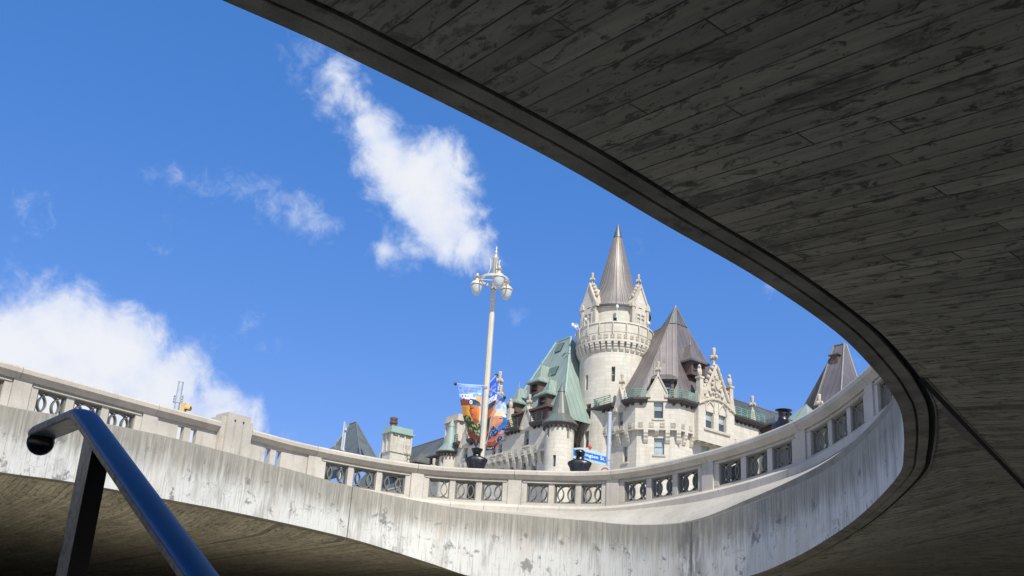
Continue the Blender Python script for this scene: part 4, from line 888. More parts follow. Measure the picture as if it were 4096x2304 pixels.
# middle bay with two pinnacles, one carrying a beast
mb = MB(); fm = FW.out(.35); holed(mb, lambda a, z, d: fm(a, d, z), [aM0, aM1], [zWe - 1.0, zWe + 1.4], [], .3); mb.prism([fm(aM0, 0, zWe + 1.4), fm(aM1, 0, zWe + 1.4), fm((aM0 + aM1) / 2, 0, zWe + 5.2)], -fm.N * .6)
for a in (aM0, aM1): mb.face([fm(a, 0, zWe - 1), fm(a, -1, zWe - 1), fm(a, -1, zWe + 1.4), fm(a, 0, zWe + 1.4)])
gm = mb.build('wing_gable', M['lime'], H); mb = MB(); finial(mb, fm((aM0 + aM1) / 2, -.3, zWe + 5.1), 1.3); a_, z_ = fm.px(2032, 1705)
mb.prism([fm(a_ - .5, .15, z_ - .6), fm(a_ + .5, .15, z_ - .6), fm(a_ + .24, .1, z_ + .9), fm(a_ - .24, .1, z_ + .9)], -fm.N * .7); z2_ = fm.px(2034, 1634)[1]; mb.box(fm, a_ - .24, a_ + .24, -.5, .05, z_ + .5, z2_); b_ = fm(a_, -.2, z2_)
mb.ball(b_ + Z * .4, .24, .26, .45, 8, 6); mb.ball(b_ + Z * .92 + fm.X * .05, .18, .2, .22, 8, 6); mb.build('coping', M['carve'], gm)
# verdigris hipped roof
frg = FW.out(-5.0); r0a, r0z = frg.px(2284, 1347); r1a, _ = frg.px(2227, 1363); G0, G1 = frg(r0a, 0, r0z), frg(r1a, 0, r0z)
k0 = FW(aT1 - .2, -.1, zWe); k3 = FW(FW.px(1975, 1700)[0], -.1, zWe); k1_ = k0 + eR * 11; k2_ = k3 + eR * 11
o = roofmesh([[k0, k3, G1, G0], [k0, k1_, G0], [k1_, k2_, G1, G0], [k3, k2_, G1]], M['green'], label='steep pale green copper roof of the left wing')
hips(o, [[k0, G0], [G0, G1], [k3, G1]], M['greenhip'], .11)
def vent(x, y, w_, h_):
    n_ = (G0 - k0).cross(eL).normalized(); n_ = n_ if n_.dot(-eR) > 0 else -n_; up_ = n_.cross(eL).normalized(); up_ = up_ if up_.z > 0 else -up_; c = on_pl(x, y, k0, n_); mb = MB()
    for q in range(7): zz = -h_ / 2 + h_ * q / 7; mb.prism([c + eL * w_ / 2 + up_ * zz + n_ * .12, c - eL * w_ / 2 + up_ * zz + n_ * .12, c - eL * w_ / 2 + up_ * (zz + h_ / 7 * .55) + n_ * .2, c + eL * w_ / 2 + up_ * (zz + h_ / 7 * .55) + n_ * .2], n_ * .03)
    v_ = MB().prism([c + eL * w_ / 2 - up_ * h_ / 2 + n_ * .02, c - eL * w_ / 2 - up_ * h_ / 2 + n_ * .02, c - eL * w_ / 2 + up_ * h_ / 2 + n_ * .02, c + eL * w_ / 2 + up_ * h_ / 2 + n_ * .02], n_ * .06).build('roof_vent', M['darkpane'], H); mb.build('louvres', M['greenhip'], v_)
vent(2210, 1489, 1.7, 1.1); vent(2240, 1392, 1.0, 1.2)
def dm(off, x, ysill, yeave, xp, ypk, w_, depth, rf='green', bd='rust', fr0=None, **kw):
    fd = (fr0 or FW).out(-off); a, z1 = fd.px(x, yeave); return dormer(fd, a, w_, fd.px(x, ysill)[1], z1, fd.px(xp, ypk)[1], depth, M[rf], M[bd], **kw)
dm(.5, 2171, 1625, 1578, 2181, 1508, 1.5, 2.6); dm(1.2, 2138, 1575, 1528, 2148, 1450, 1.5, 2.6, louvre=True); dm(.3, 2046, 1650, 1614, 2043, 1546, 1.6, 2.6)
fd = FW.out(-.2); a0_, z0_ = fd.px(2195, 1622); a1_, _ = fd.px(2062, 1660); zz = fd.px(2120, 1650)[1]; mb = MB(); mb.box(fd, a0_, a1_, -3.5, 0, zz - 1.6, zz); mb.box(fd, a0_ - .3, a1_ + .3, -3.5, .4, zz, zz + .22); mb.build('long_dormer', M['rust'], H)
# round corner turrets with conical roofs
def turret(cx, R0, Rc, ybase, yap, ybrk, apx, name_m, slits, sc_, zlow=4):
    a = FW.px(cx, ybase)[0]; C_ = FW(a, 0, 0); f_ = math.atan2(-C_.y, -C_.x); L_ = C_.xy.length
    zf = lambda y, r, x=cx: ray(x, y).z / ray(x, y).xy.length * (L_ - r)
    zb_ = zf(ybase, Rc); za = zf(yap, 0, apx); zk = zf(ybrk, .2, apx)
    P_ = lambda th, d, z: V((C_.x + (R0 + d) * math.cos(f_ + th), C_.y + (R0 + d) * math.sin(f_ + th), z)); hs = []
    for (x0, x1, y0, y1) in slits:
        t0, t1 = [math.asin(max(-.97, min(.97, (x - cx) / (R0 * sc_)))) for x in (x0, x1)]; hs.append((t0, t1, zf(y1, R0 * .8), min(zf(y0, R0 * .8), zb_ - .35)))
    mb = MB(); holed(mb, lambda a, z, d: P_(a, d, z), [-math.pi + 2 * math.pi * k / 40 for k in range(41)], [zlow, zb_], hs, .25)
    for k in range(len(mb.uv)):
        if mb.uv[k]: mb.uv[k] = [(u * R0, v) for u, v in mb.uv[k]]
    o = mb.build('turret', M['lime'], H, smooth=True)
    for h in hs: mb = MB(); mb.face([P_(h[0], -.24, h[2]), P_(h[1], -.24, h[2]), P_(h[1], -.24, h[3]), P_(h[0], -.24, h[3])]); mb.build('pane', M['pane'], o)
    rr = lambda z: .1 + (za - z) / (za - zb_) * Rc * .66
    pf = [(Rc, zb_), (Rc + .02, zb_ + .1), (Rc * .86, zb_ + (za - zb_) * .09), (rr(zb_ + (za - zb_) * .24), zb_ + (za - zb_) * .24), (rr(zk), zk), (rr(zk) + .06, zk), (.04, za), (0, za + .25)]
    rf = MB().lathe(C_, pf, 20).build('cone_roof', M[name_m], o)
    mb = MB(); mb.lathe(C_, [(R0, zb_ - .42), (R0 + .12, zb_ - .4), (Rc - .06, zb_ - .1), (Rc + .03, zb_ - .02), (Rc, zb_ + .02)], 32); [mb.box(Fr(V((C_.x, C_.y, 0)), V((-math.sin(q), math.cos(q), 0)), V((math.cos(q), math.sin(q), 0))), -.1, .1, R0, Rc - .1, zb_ - .5, zb_ - .28) for q in [2 * math.pi * k / 22 for k in range(22)]]; mb.build('eave', M['eave'], o); return zb_, za, pf, C_
turret(2241, 1.44, 1.80, 1684, 1534, 1566, 2247, 'mixc', [(2219, 2231, 1823, 1869), (2193, 2201, 1703, 1748), (2270, 2279, 1712, 1753)], 39.5)
zb_, za, pf, C_ = turret(1800, 1.15, 1.62, 1802, 1676, 1707, 1826, 'green', [(1768, 1776, 1830, 1860)], 36)
# stone chimneys and farther roofs down the wing
def chimney(fr, x0, x1, y0, y1, dep, capm, pots=0, lab=None):
    a0, z1 = fr.px(x0, y0); a1 = fr.px(x1, y0)[0]; z0 = fr.px(x0, y1)[1]; a0, a1 = min(a0, a1), max(a0, a1); mb = MB()
    mb.box(fr, a0, a1, -dep, 0, z0, z1 - .9); mb.box(fr, a0 - .12, a1 + .12, -dep - .12, .12, z1 - 3.4, z1 - 3.2); n = max(2, int((a1 - a0) / .75))
    for k in range(n + 1): q = a0 + (a1 - a0) * k / n; mb.box(fr, q - .1, q + .1, 0, .14, z1 - 3.2, z1 - .9)
    for k in range(3): q = -dep * k / 2; mb.hexa([fr(a0 - .14, q - .1, z1 - 3.2), fr(a0, q - .1, z1 - 3.2), fr(a0, q + .1, z1 - 3.2), fr(a0 - .14, q + .1, z1 - 3.2), fr(a0 - .14, q - .1, z1 - .9), fr(a0, q - .1, z1 - .9), fr(a0, q + .1, z1 - .9), fr(a0 - .14, q + .1, z1 - .9)])
    o = mb.build('chimney', M['lime'], H, label=lab); mb = MB(); mb.box(fr, a0 - .35, a1 + .35, -dep - .35, .35, z1 - .9, z1 - .72); mb.box(fr, a0 - .12, a1 + .12, -dep - .12, .12, z1 - .72, z1); mb.build('chimney_cap', M[capm], o)
    if pots: mb = MB(); mb.lathe(fr(a0 + (a1 - a0) * .22, -dep / 2, z1), [(.3, 0), (.42, .1), (.42, .5), (.55, .55), (.55, .75), (.42, .8), (.5, 1.1), (.5, 1.3), (.1, 1.45)], 14); mb.build('chimney_pot', M['rust'], o)
fch = Fr(at_y(1573, 1760, 118), eR, -eL); chimney(fch, 1571, 1650, 1702, 1850, 2.0, 'greenhip', 1, 'broad stone chimney stack with a green copper cap')
fch2 = Fr(at_y(1838, 1700, 112), eR, -eL); chimney(fch2, 1836, 1880, 1655, 1800, 2.6, 'carve')
fl = FW.out(-5.5); l0, lz = fl.px(1880, 1716); l1, lz1 = fl.px(1560, 1822); fe2 = FW.out(-.3)
o = roofmesh([[fl(l0 - 3, 0, lz), fl(l1 + 3, 0, (lz + lz1) / 2 * 0 + lz1), fe2(l1 + 3, 0, lz - 7.5), fe2(l0 - 3, 0, lz - 7.5)]], M['mixc'], label='long patinated copper roof left of the banners'); hips(o, [[fl(l0 - 3, 0, lz), fl(l1 + 3, 0, lz1)]], M['hip'], .09)
wallseg(FW.out(-.4), aT2, l1 + 3, 4, lz - 7.2, [])
dm(.6, 1738, 1868, 1822, 1759, 1770, 2.1, 3.5, 'mixc'); dm(.6, 1650, 1895, 1850, 1651, 1806, 2.0, 3.5, 'mixc'); dm(.8, 1570, 1905, 1868, 1575, 1826, 2.0, 3.5, 'mixc')
def post_finial(x, ytop, ybot, s, off=0.0, crk=False):
    f_ = FW.out(-off); a, zt = f_.px(x, ytop); zb0 = f_.px(x, ybot)[1]; mb = MB(); zf_ = zt - 1.53 * s
    mb.lathe(f_(a, 0, 0), [(.5 * s, zb0), (.42 * s, zb0 + .3), (.24 * s, zf_ - .5 * s), (.16 * s, zf_)], 8); finial(mb, f_(a, 0, zf_), s)
    if crk: [mb.ball(f_(a - .38 * s, 0, zb0 + .5 + .5 * q), .2, .2, .22, 6, 5) for q in range(4)]
    mb.build('pinnacle', M['carve'], H)
post_finial(1631, 1780, 1880, 1.35, 0, True); post_finial(1523, 1812, 1860, 1.2, 0); post_finial(1737, 1834, 1890, 1.2, 0); post_finial(2005, 1541, 1640, 1.25, -.3)
# steep far pavilion at the left end
fy = Fr(at_y(1424, 1688, 150), eL, -eR); q0 = at_y(1424, 1688, 150); a1_, _ = fy.px(1398, 1699); q1 = fy(a1_, 0, q0.z); fbl = fy.out(6.5)
ea, ez = fbl.px(1446, 1850); e_0 = fbl(ea, 0, ez); e_1 = fbl(fbl.px(1262, 1880)[0], 0, ez); fbr = Fr(e_0, eR, -eL); e_2 = fbr(fbr.px(1524, 1868)[0], 0, ez)
o = roofmesh([[e_0, e_1, q1, q0], [e_0, e_2, q0], [e_2, e_2 + eL * 20, q1, q0]], M['mixc'], label='far patinated pyramid roof with a louvred vent'); hips(o, [[e_0, q0], [q0, q1], [e_2, q0], [e_1, q1]], M['hip'], .14)
mb = MB(); n_ = (q0 - e_0).cross(eR).normalized(); [mb.prism([on_pl(x, y, e_0, n_) - n_ * 0 + V((-.1, -.15, 0)) for x, y in ((1433 + s_ * .45, 1794 + s_), (1449 + s_ * .5, 1798 + s_), (1450 + s_ * .5, 1800 + s_), (1434 + s_ * .45, 1796.5 + s_))], V((-.05, -.08, 0))) for s_ in range(0, 28, 4)]; mb.build('roof_vent', M['darkpane'], H)
dm(0, 1312, 1815, 1800, 1312, 1775, 2.4, 3.5, 'mixc', fr0=fy.out(6.0))
# tall truncated roof at the far right
ft = Fr(at_y(3374, 1450, 92), eL, -eR); t0 = at_y(3376, 1374, 92); ft = Fr(t0, eL, -eR); t1 = ft(ft.px(3335, 1394)[0], 0, t0.z)
bo = ft.out(3.6); b_a, b_z = bo.px(3362, 1600); d0 = bo(b_a, 0, b_z); d1 = bo(bo.px(3258, 1640)[0], 0, b_z); fbr = Fr(d0, eR, -eL); d2 = fbr(fbr.px(3468, 1590)[0], 0, b_z)
dn = lambda p, k=.9: p - Z * 0
t0b = t0 + (t0 - t1).normalized() * 0 + eR * .4
o = roofmesh([[d0, d1, t1, t0], [d0, d2, t0b, t0], [d1, d1 + eR * 9, t1 + eR * .4, t1], [d2, d2 + eL * 9, t1 + eR * .4, t0b], [t0, t1, t1 + eR * .4, t0b]], M['brown'], label='tall brown truncated roof rising above the far right rail'); hips(o, [[d0, t0], [d2, t0b], [d1, t1], [t0, t1]], M['hip'], .1)
mb = MB(); n_ = (t0 - d0).cross(eL).normalized(); n_ = n_ if n_.dot(eR) < 0 else -n_
c = on_pl(3342, 1440, d0, n_); mb.box(Fr(c, eL, -eR), -.42, .42, -.6, .25, c.z - .55, c.z + .45); o2 = mb.build('roof_hatch', M['rust'], H); mb = MB(); mb.box(Fr(c, eL, -eR), -.6, .6, -.6, .4, c.z + .45, c.z + .6); mb.build('hatch_hood', M['greyc'], o2)
fg = Fr(at_y(3274, 1640, 80), eR, -eL); a_, z_ = fg.px(3281, 1603); pk = fg(a_, -1.5, z_); zb0 = fg.px(3270, 1690)[1]; w0, w1_ = fg.px(3232, 1680)[0], fg.px(3320, 1680)[0]
cs = [fg(w0, 0, zb0), fg(w1_, 0, zb0), fg(w1_, -3, zb0), fg(w0, -3, zb0)]; roofmesh([[cs[i], cs[(i + 1) % 4], pk] for i in range(4)], M['green'], label='small pale green pyramid roof above the rail')
mb = MB()
for x, yt, yb, s in ((3261, 1580, 1680, 1.0), (3240, 1645, 1700, .7)):
    a, zt = fg.px(x, yt); zb1 = fg.px(x, yb)[1]; mb.lathe(fg(a, .4, 0), [(.3 * s, zb1), (.26 * s, zt - 1.6 * s), (.2 * s, zt - 1.5 * s)], 8); finial(mb, fg(a, .4, zt - 1.53 * s), s); mb.ball(fg(a, .4, zt - 1.5 * s), .3 * s, .3 * s, .14 * s, 8, 5)
mb.build('pinnacle', M['carve'], H)
# plain bulk of the building behind the towers
mb = MB(); z9 = zE - .5
mb.box(Fr(W2, eR, -eL), -1, 30, -22, -6.2, 4, z9); mb.build('rear_block', M['lime'], H)
settle(hotel)
# ------------------------------------------------------------------ lettering helper
def text2d(s, font_scale=1.0, shear=0.0, bold=0.0):
    cu_ = bpy.data.curves.new('t', 'FONT'); cu_.body = s; cu_.size = 1.0; cu_.align_x = 'CENTER'; cu_.resolution_u = 2; cu_.offset = bold; cu_.space_character = 1.08
    o = bpy.data.objects.new('t', cu_); S.collection.objects.link(o); bpy.context.view_layer.update()
    me = o.evaluated_get(bpy.context.evaluated_depsgraph_get()).to_mesh()
    vs = [(v.co.x, v.co.y) for v in me.vertices]; fs = [list(p.vertices) for p in me.polygons]
    o.evaluated_get(bpy.context.evaluated_depsgraph_get()).to_mesh_clear(); bpy.data.objects.remove(o); bpy.data.curves.remove(cu_)
    if vs:
        x0, x1 = min(v[0] for v in vs), max(v[0] for v in vs); y0, y1 = min(v[1] for v in vs), max(v[1] for v in vs)
        vs = [((x - (x0 + x1) / 2) / (x1 - x0), (y - (y0 + y1) / 2) / (y1 - y0)) for x, y in vs]
    return vs, fs                                      # both axes -0.5 .. 0.5
def lettering(s, fn, w, h, m_, parent, bold=0.012, name='lettering'):
    vs, fs = text2d(s, bold=bold); me = bpy.data.meshes.new(name); me.from_pydata([tuple(fn(x * w, y * h)) for x, y in vs], [], fs); me.materials.append(m_)
    o = bpy.data.objects.new(name, me); S.collection.objects.link(o); o.parent = parent; return o

# ------------------------------------------------------------------ street lamp
LP_ = at_y(1957, 1400, 31.0); LP_.z = 0; lz = lambda y, x=1985: ray(x, y).z / ray(x, y).xy.length * LP_.xy.length
lamp = empty('street_lamp', (LP_.x, LP_.y, 4.05), 'tall cream street lamp with bell lanterns round a hoop', 'street lamp')
zr_ = lz(1121); zt_ = lz(1038)
mb = MB(); mb.lathe(LP_, [(.16, 4.05), (.16, 4.5), (.13, 4.6), (.105, 7), (.098, zr_ - 1.3), (.085, zr_ - 1.28), (.075, zr_ - .35)], 8); mb.build('pole', M['cream'], lamp)
mb = MB(); mb.lathe(LP_, [(.10, zr_ - .36), (.10, zr_ - .3), (.055, zr_ - .28), (.055, zr_ + .15), (.088, zr_ + .2), (.088, zt_), (.10, zt_ + .02), (.10, zt_ + .06), (.06, zt_ + .1), (.03, zt_ + .2), (.055, zt_ + .26), (.02, zt_ + .36), (.035, zt_ + .5), (.004, lz(1003))], 12); mb.build('post_head', M['cream'], lamp, smooth=True)
mb = MB(); RH = .49
mb.lathe(LP_, [(RH, zr_ - .04), (RH + .03, zr_ - .045), (RH + .03, zr_ + .045), (RH, zr_ + .04), (RH, zr_ - .04)], 40)
for k in range(3):
    a = R(195 + 120 * k + 60); a = R([180, 75, 315][k]); u_ = V((math.cos(a), -math.sin(a), 0)); mb.tube([LP_ + u_ * .05 + Z * (zr_ - .01), LP_ + u_ * RH + Z * (zr_ - .01)], .018, 6)
mb.build('hoop', M['cream'], lamp, smooth=True)
angs = [195, 75, 315]
for a in angs:
    a = R(a); u_ = V((math.cos(a), -math.sin(a), 0)); mb = MB()
    sc_ = [(.10, zt_ - .1), (.17, zt_ - .2), (.14, zt_ - .45), (.25, zr_ + .3), (.40, zr_ + .12), (RH, zr_ + .02)]; mb.tube([LP_ + u_ * r + Z * z for r, z in [(.08, zt_ - .1)] + [(.2, zt_ - .02)]], .02, 5)
    mb.tube([LP_ + u_ * r + Z * z for r, z in [(.22, zt_ + .05), (.18, zt_ - .1), (.17, zt_ - .35), (.27, zr_ + .22), (.42, zr_ + .1), (RH + .02, zr_ + .02)]], .019, 6); mb.build('scroll_bracket', M['cream'], lamp)
    c = LP_ + u_ * .64 + Z * (zr_ - .13); ln = MB(); ln.tube([LP_ + u_ * (RH + .02) + Z * (zr_ + .03), c + Z * .22], .022, 6)
    ln.lathe(c, [(0, .43), (.045, .40), (.055, .35), (.03, .31), (.10, .30), (.12, .28), (.06, .27), (.065, .14), (.09, .13), (.16, .09), (.205, .02), (.235, -.02), (.235, -.04), (.205, -.04)], 20)
    lo = ln.build('lantern', M['cream'], lamp, smooth=True); g = MB(); g.lathe(c, [(.205, -.03), (.20, -.14), (.165, -.27), (.09, -.39), (.02, -.43), (0, -.435)], 20); g.build('globe', M['globe'], lo, smooth=True)
    g = MB(); g.lathe(c, [(.06, -.03), (.07, -.1), (.1, -.16), (.02, -.2), (0, -.2)], 12); g.build('bulb_housing', M['galv'], lo)

# ------------------------------------------------------------------ banners
def L3(c): return tuple((x / 255) ** 2.2 for x in c)
def inpoly(x, y, P):
    r = False; j = len(P) - 1
    for i in range(len(P)):
        if (P[i][1] > y) != (P[j][1] > y) and x < (P[j][0] - P[i][0]) * (y - P[i][1]) / (P[j][1] - P[i][1]) + P[i][0]: r = not r
        j = i
    return r
def interp(tab, v):
    for (a, b) in zip(tab[:-1], tab[1:]):
        if v <= b[0]: q = (v - a[0]) / (b[0] - a[0]); return [a[i] + (b[i] - a[i]) * q for i in range(1, len(a))]
    return list(tab[-1][1:])
def camo(u, v, s=1):
    n = mnoise.noise(V((u * 9, v * 22, s))); n2 = mnoise.noise(V((u * 16, v * 40, s + 5)))
    return (175, 178, 105) if n > .15 else (18, 26, 24) if n2 > .05 else (60, 85, 45)
def art_a(u, v):
    c = (120, 160, 235) if v < .13 else (95, 145, 225)
    if v > .13 and mnoise.noise(V((u * 4, v * 14, 1))) > .1: c = (200, 215, 240)
    if .15 < v < .235 and .08 < u < .6: c = (225, 225, 230) if (int(u * 24) % 3 or not .175 < v < .2) else (70, 75, 90)
    if .225 < v < .245 and (abs(u - .17) < .05 or abs(u - .5) < .05): c = (50, 45, 50)
    if .245 < v < .36 and u < .75: c = (120, 62, 45)
    if v > .345 and v < .56: c = (245, 175, 70)
    if u > .72 and .19 < v < .42: c = (240, 165, 95)
    if inpoly(u, v, [(.42, .33), (.88, .35), (.92, .47), (.88, .62), (.55, .62), (.53, .54), (.46, .52), (.40, .46), (.36, .42), (.42, .39)]): c = (190, 105, 60) if u > .52 else (165, 82, 45)
    if inpoly(u, v, [(.78, .40), (.9, .40), (.9, .48), (.82, .5)]): c = (215, 120, 60)
    if inpoly(u, v, [(.44, .385), (.62, .375), (.64, .39), (.44, .4)]) or inpoly(u, v, [(.45, .475), (.6, .472), (.6, .482), (.46, .487)]): c = (75, 32, 20)
    if inpoly(u, v, [(.34, .28), (.42, .24), (.62, .235), (.9, .28), (.98, .33), (.97, .365), (.7, .35), (.45, .335), (.33, .31)]): c = (12, 62, 92) if v < .34 - .05 * (1 - u) else (15, 95, 110)
    if (u - .5) ** 2 + ((v - .285) * 2.3) ** 2 < .0052: c = (235, 220, 220) if (u - .5) ** 2 + ((v - .285) * 2.3) ** 2 > .0012 else (190, 70, 80)
    if inpoly(u, v, [(.56, .6), (.6, .54), (.93, .56), (.97, .62), (.7, .66)]): c = (150, 75, 42)
    if inpoly(u, v, [(0, .50), (.3, .49), (.56, .585), (.72, .64), (1.0, .58), (1, 1), (0, 1)]): c = camo(u, v)
    if inpoly(u, v, [(0, .72), (.4, .75), (1, .84), (1, .93), (0, .83)]): c = (150, 68, 42)
    if inpoly(u, v, [(0, .83), (1, .93), (1, 1), (0, 1)]): c = (16, 14, 18)
    if abs(u - .62) < .13 and abs(v - .915) < .03: c = (215, 35, 25) if (abs(u - .62) > .03) else (230, 160, 40)
    return c
def art_b(u, v):
    c = (28, 80, 200)
    if v > .2 and mnoise.noise(V((u * 4, v * 14, 3))) > .12: c = (120, 160, 225)
    if .255 < v < .34 and .05 < u < .95: c = (215, 218, 230) if mnoise.noise(V((u * 12, v * 40, 3))) > -.2 else (80, 80, 95)
    if .34 < v < .62: c = (210, 120, 45) if u > .5 else (115, 55, 40)
    if inpoly(u, v, [(.1, .44), (.85, .4), (.9, .5), (.7, .6), (.2, .6)]): c = (165, 85, 50)
    if inpoly(u, v, [(.05, .40), (.3, .35), (.8, .34), (.98, .38), (.9, .42), (.3, .45)]): c = (18, 50, 70)
    if v > .58: c = (22, 24, 30) if mnoise.noise(V((u * 9, v * 24, 3))) > 0 else (60, 50, 60)
    if .80 < v < .9: c = (130, 62, 42)
    if v > .9: c = (14, 14, 20)
    return c
def art_c(u, v):
    c = (110, 155, 235) if v < .1 else (205, 222, 245)
    if v > .1 and mnoise.noise(V((u * 5, v * 16, 8))) > .15: c = (150, 190, 240)
    if v > .3 and u > .45: c = (50, 110, 190) if u > .6 else (70, 130, 210)
    if v > .28 and u < .28: c = (235, 150, 80)
    if inpoly(u, v, [(.12, .35), (.2, .27), (.45, .235), (.7, .25), (.86, .3), (.97, .345), (.95, .37), (.6, .36), (.12, .385)]): c = (248, 232, 190)
    if inpoly(u, v, [(.15, .37), (.66, .365), (.74, .41), (.70, .46), (.66, .51), (.5, .54), (.48, .6), (.2, .62), (.12, .5)]): c = (225, 150, 110) if u > .3 else (235, 165, 120)
    if inpoly(u, v, [(.5, .395), (.68, .39), (.68, .405), (.5, .405)]) or inpoly(u, v, [(.58, .475), (.68, .472), (.67, .485), (.58, .485)]): c = (110, 55, 40)
    if inpoly(u, v, [(.05, .6), (.2, .55), (.5, .6), (.62, .64), (.8, .72), (1, .7), (1, .86), (0, .86)]): c = (22, 50, 88) if mnoise.noise(V((u * 10, v * 26, 2))) > -.12 else (120, 150, 185)
    if inpoly(u, v, [(.08, .80), (.5, .74), (.72, .65), (.82, .60), (.98, .62), (.95, .68), (.8, .72), (.6, .8), (.3, .855), (.1, .87)]): c = (225, 110, 55) if v > .68 else (235, 150, 100)
    if inpoly(u, v, [(.78, .575), (.97, .57), (.97, .6), (.8, .61)]): c = (18, 18, 24)
    if .845 < v < .915: c = (165, 72, 40)
    if v >= .915: c = (14, 14, 20)
    return c
def banner(lab, TL, TR, left, right, Y0, bulge, art, rod, nu=44, nv=120):
    """left/right: tables (v, photo x, photo y, distance added) of the cloth's side edges"""
    root = empty('banner', tuple(at_y(TL[0], TL[1], Y0)), lab, 'banner', 'banners on the lamp post')
    def sf(u, v, off=0.0):
        a = interp(left, v); b = interp(right, v); x = a[0] + (b[0] - a[0]) * u; y = a[1] + (b[1] - a[1]) * u; d = a[2] + (b[2] - a[2]) * u
        d += bulge * math.sin(math.pi * u) * math.sin(math.pi * min(1, v * .9 + .1)) + .022 * math.sin(u * 9 + v * 5) * v + .012 * math.sin(v * 30 + u * 6) * (1 - abs(u - .5))
        return at_y(x, y, Y0 + d - off)
    mb = MB(); mb.grid([[sf(j / nu, i / nv) for j in range(nu + 1)] for i in range(nv + 1)]); me = mb.mesh('cloth', M['cloth'], True)
    ca = me.color_attributes.new('print', 'BYTE_COLOR', 'CORNER'); k = 0; dat = []
    for i in range(nv):
        for j in range(nu):
            c = L3(art((j + .5) / nu, (i + .5) / nv))
            for q in range(4): dat += [*c, 1]
    ca.data.foreach_set('color', dat); o = bpy.data.objects.new('cloth', me); S.collection.objects.link(o); o.parent = root
    p, q = rod; mb = MB(); mb.tube([p, q], .018, 8); mb.build('rod', M['galv'], root); mb = MB(); mb.ball(p, .055, seg=12, rings=8); mb.build('knob', M['bronze'], root, smooth=True)
    return root, sf
Y0 = 30.85
b1_, sf = banner('left banner: soldier in teal beret and camouflage below IN THE SERVICE OF PEACE', (1830, 1537), None, [(0, 1830, 1537, 0), (.35, 1845, 1625, .1), (.6, 1857, 1688, .35), (.8, 1872, 1740, .5), (1, 1903, 1790, .6)], [(0, 1929, 1543, 0), (.35, 1925, 1622, 0), (.6, 1921, 1690, 0), (.8, 1917, 1738, .0), (1, 1912, 1780, .1)], Y0, -.12, art_a, (at_y(1822, 1536, Y0), at_y(1952, 1544, Y0)))
lettering('IN THE SERVICE', lambda x, y: sf(.5 + x, .05 - y, .012), .88, .034, M['ink'], b1_); lettering('OF PEACE', lambda x, y: sf(.52 + x, .095 - y, .012), .56, .032, M['ink'], b1_)
lettering('Golfe Persique', lambda x, y: sf(.5 + x, .805 + x * .1 - y, .012), .7, .03, M['inkd'], b1_); lettering('Persian Gulf', lambda x, y: sf(.55 + x, .85 + x * .1 - y, .012), .6, .03, M['inkd'], b1_)
b2_, sf = banner('bright blue banner facing away to the right of the pole, AU SERVICE DE LA PAIX', (1951, 1540), None, [(0, 1951, 1541, .05), (.3, 1948, 1610, .05), (.6, 1936, 1690, .05), (1, 1926, 1789, .05)], [(0, 1983, 1505, .75), (.25, 1993, 1568, .7), (.4, 1984, 1612, .6), (.65, 1960, 1680, .45), (.85, 1953, 1740, .3), (1, 1938, 1782, .2)], Y0 + .1, .05, art_b, (at_y(1986, 1501, Y0 + .95), at_y(1950, 1541, Y0 + .15)))
lettering('AU SERVICE', lambda x, y: sf(.5 + x, .11 - y, .012), .8, .042, M['inkb'], b2_); lettering('DE LA PAIX', lambda x, y: sf(.5 + x, .175 - y, .012), .72, .042, M['inkb'], b2_); lettering('Canada', lambda x, y: sf(.5 + x, .94 - y, .012), .6, .03, M['inkw'], b2_)
b3_, sf = banner('right banner: sailor in white helmet holding binoculars above a Canada wordmark', (1990, 1573), None, [(0, 1990, 1573, -.1), (.2, 1984, 1622, -.1), (.4, 1967, 1668, -.1), (.7, 1954, 1735, -.05), (1, 1943, 1803, 0)], [(0, 2020, 1592, -.5), (.2, 2026, 1632, -.65), (.45, 2028, 1690, -.7), (.65, 2016, 1730, -.6), (.85, 2000, 1772, -.5), (1, 1968, 1800, -.3)], Y0, -.1, art_c, (at_y(2018, 1590, Y0 - .55), at_y(1960, 1557, Y0 - .02)))
lettering('SERVICE', lambda x, y: sf(.5 + x, .04 - y, .012), .8, .03, M['ink'], b3_); lettering('LA PAIX', lambda x, y: sf(.55 + x, .08 - y, .012), .7, .03, M['ink'], b3_)
lettering('Golfe Persique', lambda x, y: sf(.5 + x, .862 - y, .012), .8, .026, M['inkd'], b3_); lettering('Persian Gulf', lambda x, y: sf(.48 + x, .895 - y, .012), .7, .026, M['inkd'], b3_); lettering('Canada', lambda x, y: sf(.42 + x, .955 - y, .012), .6, .035, M['inkw'], b3_)
mb = MB(); mb.face([sf(.74, .935, .012), sf(.82, .935, .012), sf(.82, .95, .012), sf(.74, .95, .012)]); mb.build('wordmark_flag', M['inkw'], b3_)

# ------------------------------------------------------------------ bronze busts on dark plinths behind the rail
def loft(mb, rings, c, yaw=0.0, seg=28, p=2.0, fold=0.0):
    """rings: (z, half width, half depth, x shift, depth shift)"""
    X = V((math.cos(yaw), math.sin(yaw), 0)); Y = V((-math.sin(yaw), math.cos(yaw), 0)); rows = []
    for (z, w_, d_, sx, sy) in rings:
        r_ = []
        for k in range(seg):
            a = 2 * math.pi * k / seg; ca, sa = math.cos(a), math.sin(a); e = 2 / p
            f_ = 1 + fold * (.5 * math.cos(6 * a + .6) + .3 * math.cos(11 * a + 9 * z)) * (1 if z < -.02 else .2); r_.append(c + X * (f_ * w_ * math.copysign(abs(ca) ** e, ca) + sx) + Y * (f_ * d_ * math.copysign(abs(sa) ** e, sa) + sy) + Z * z)
        rows.append(r_)
    mb.grid(rows, None, cu=True); mb.cap(rows[0], True); mb.cap(rows[-1]); return rows
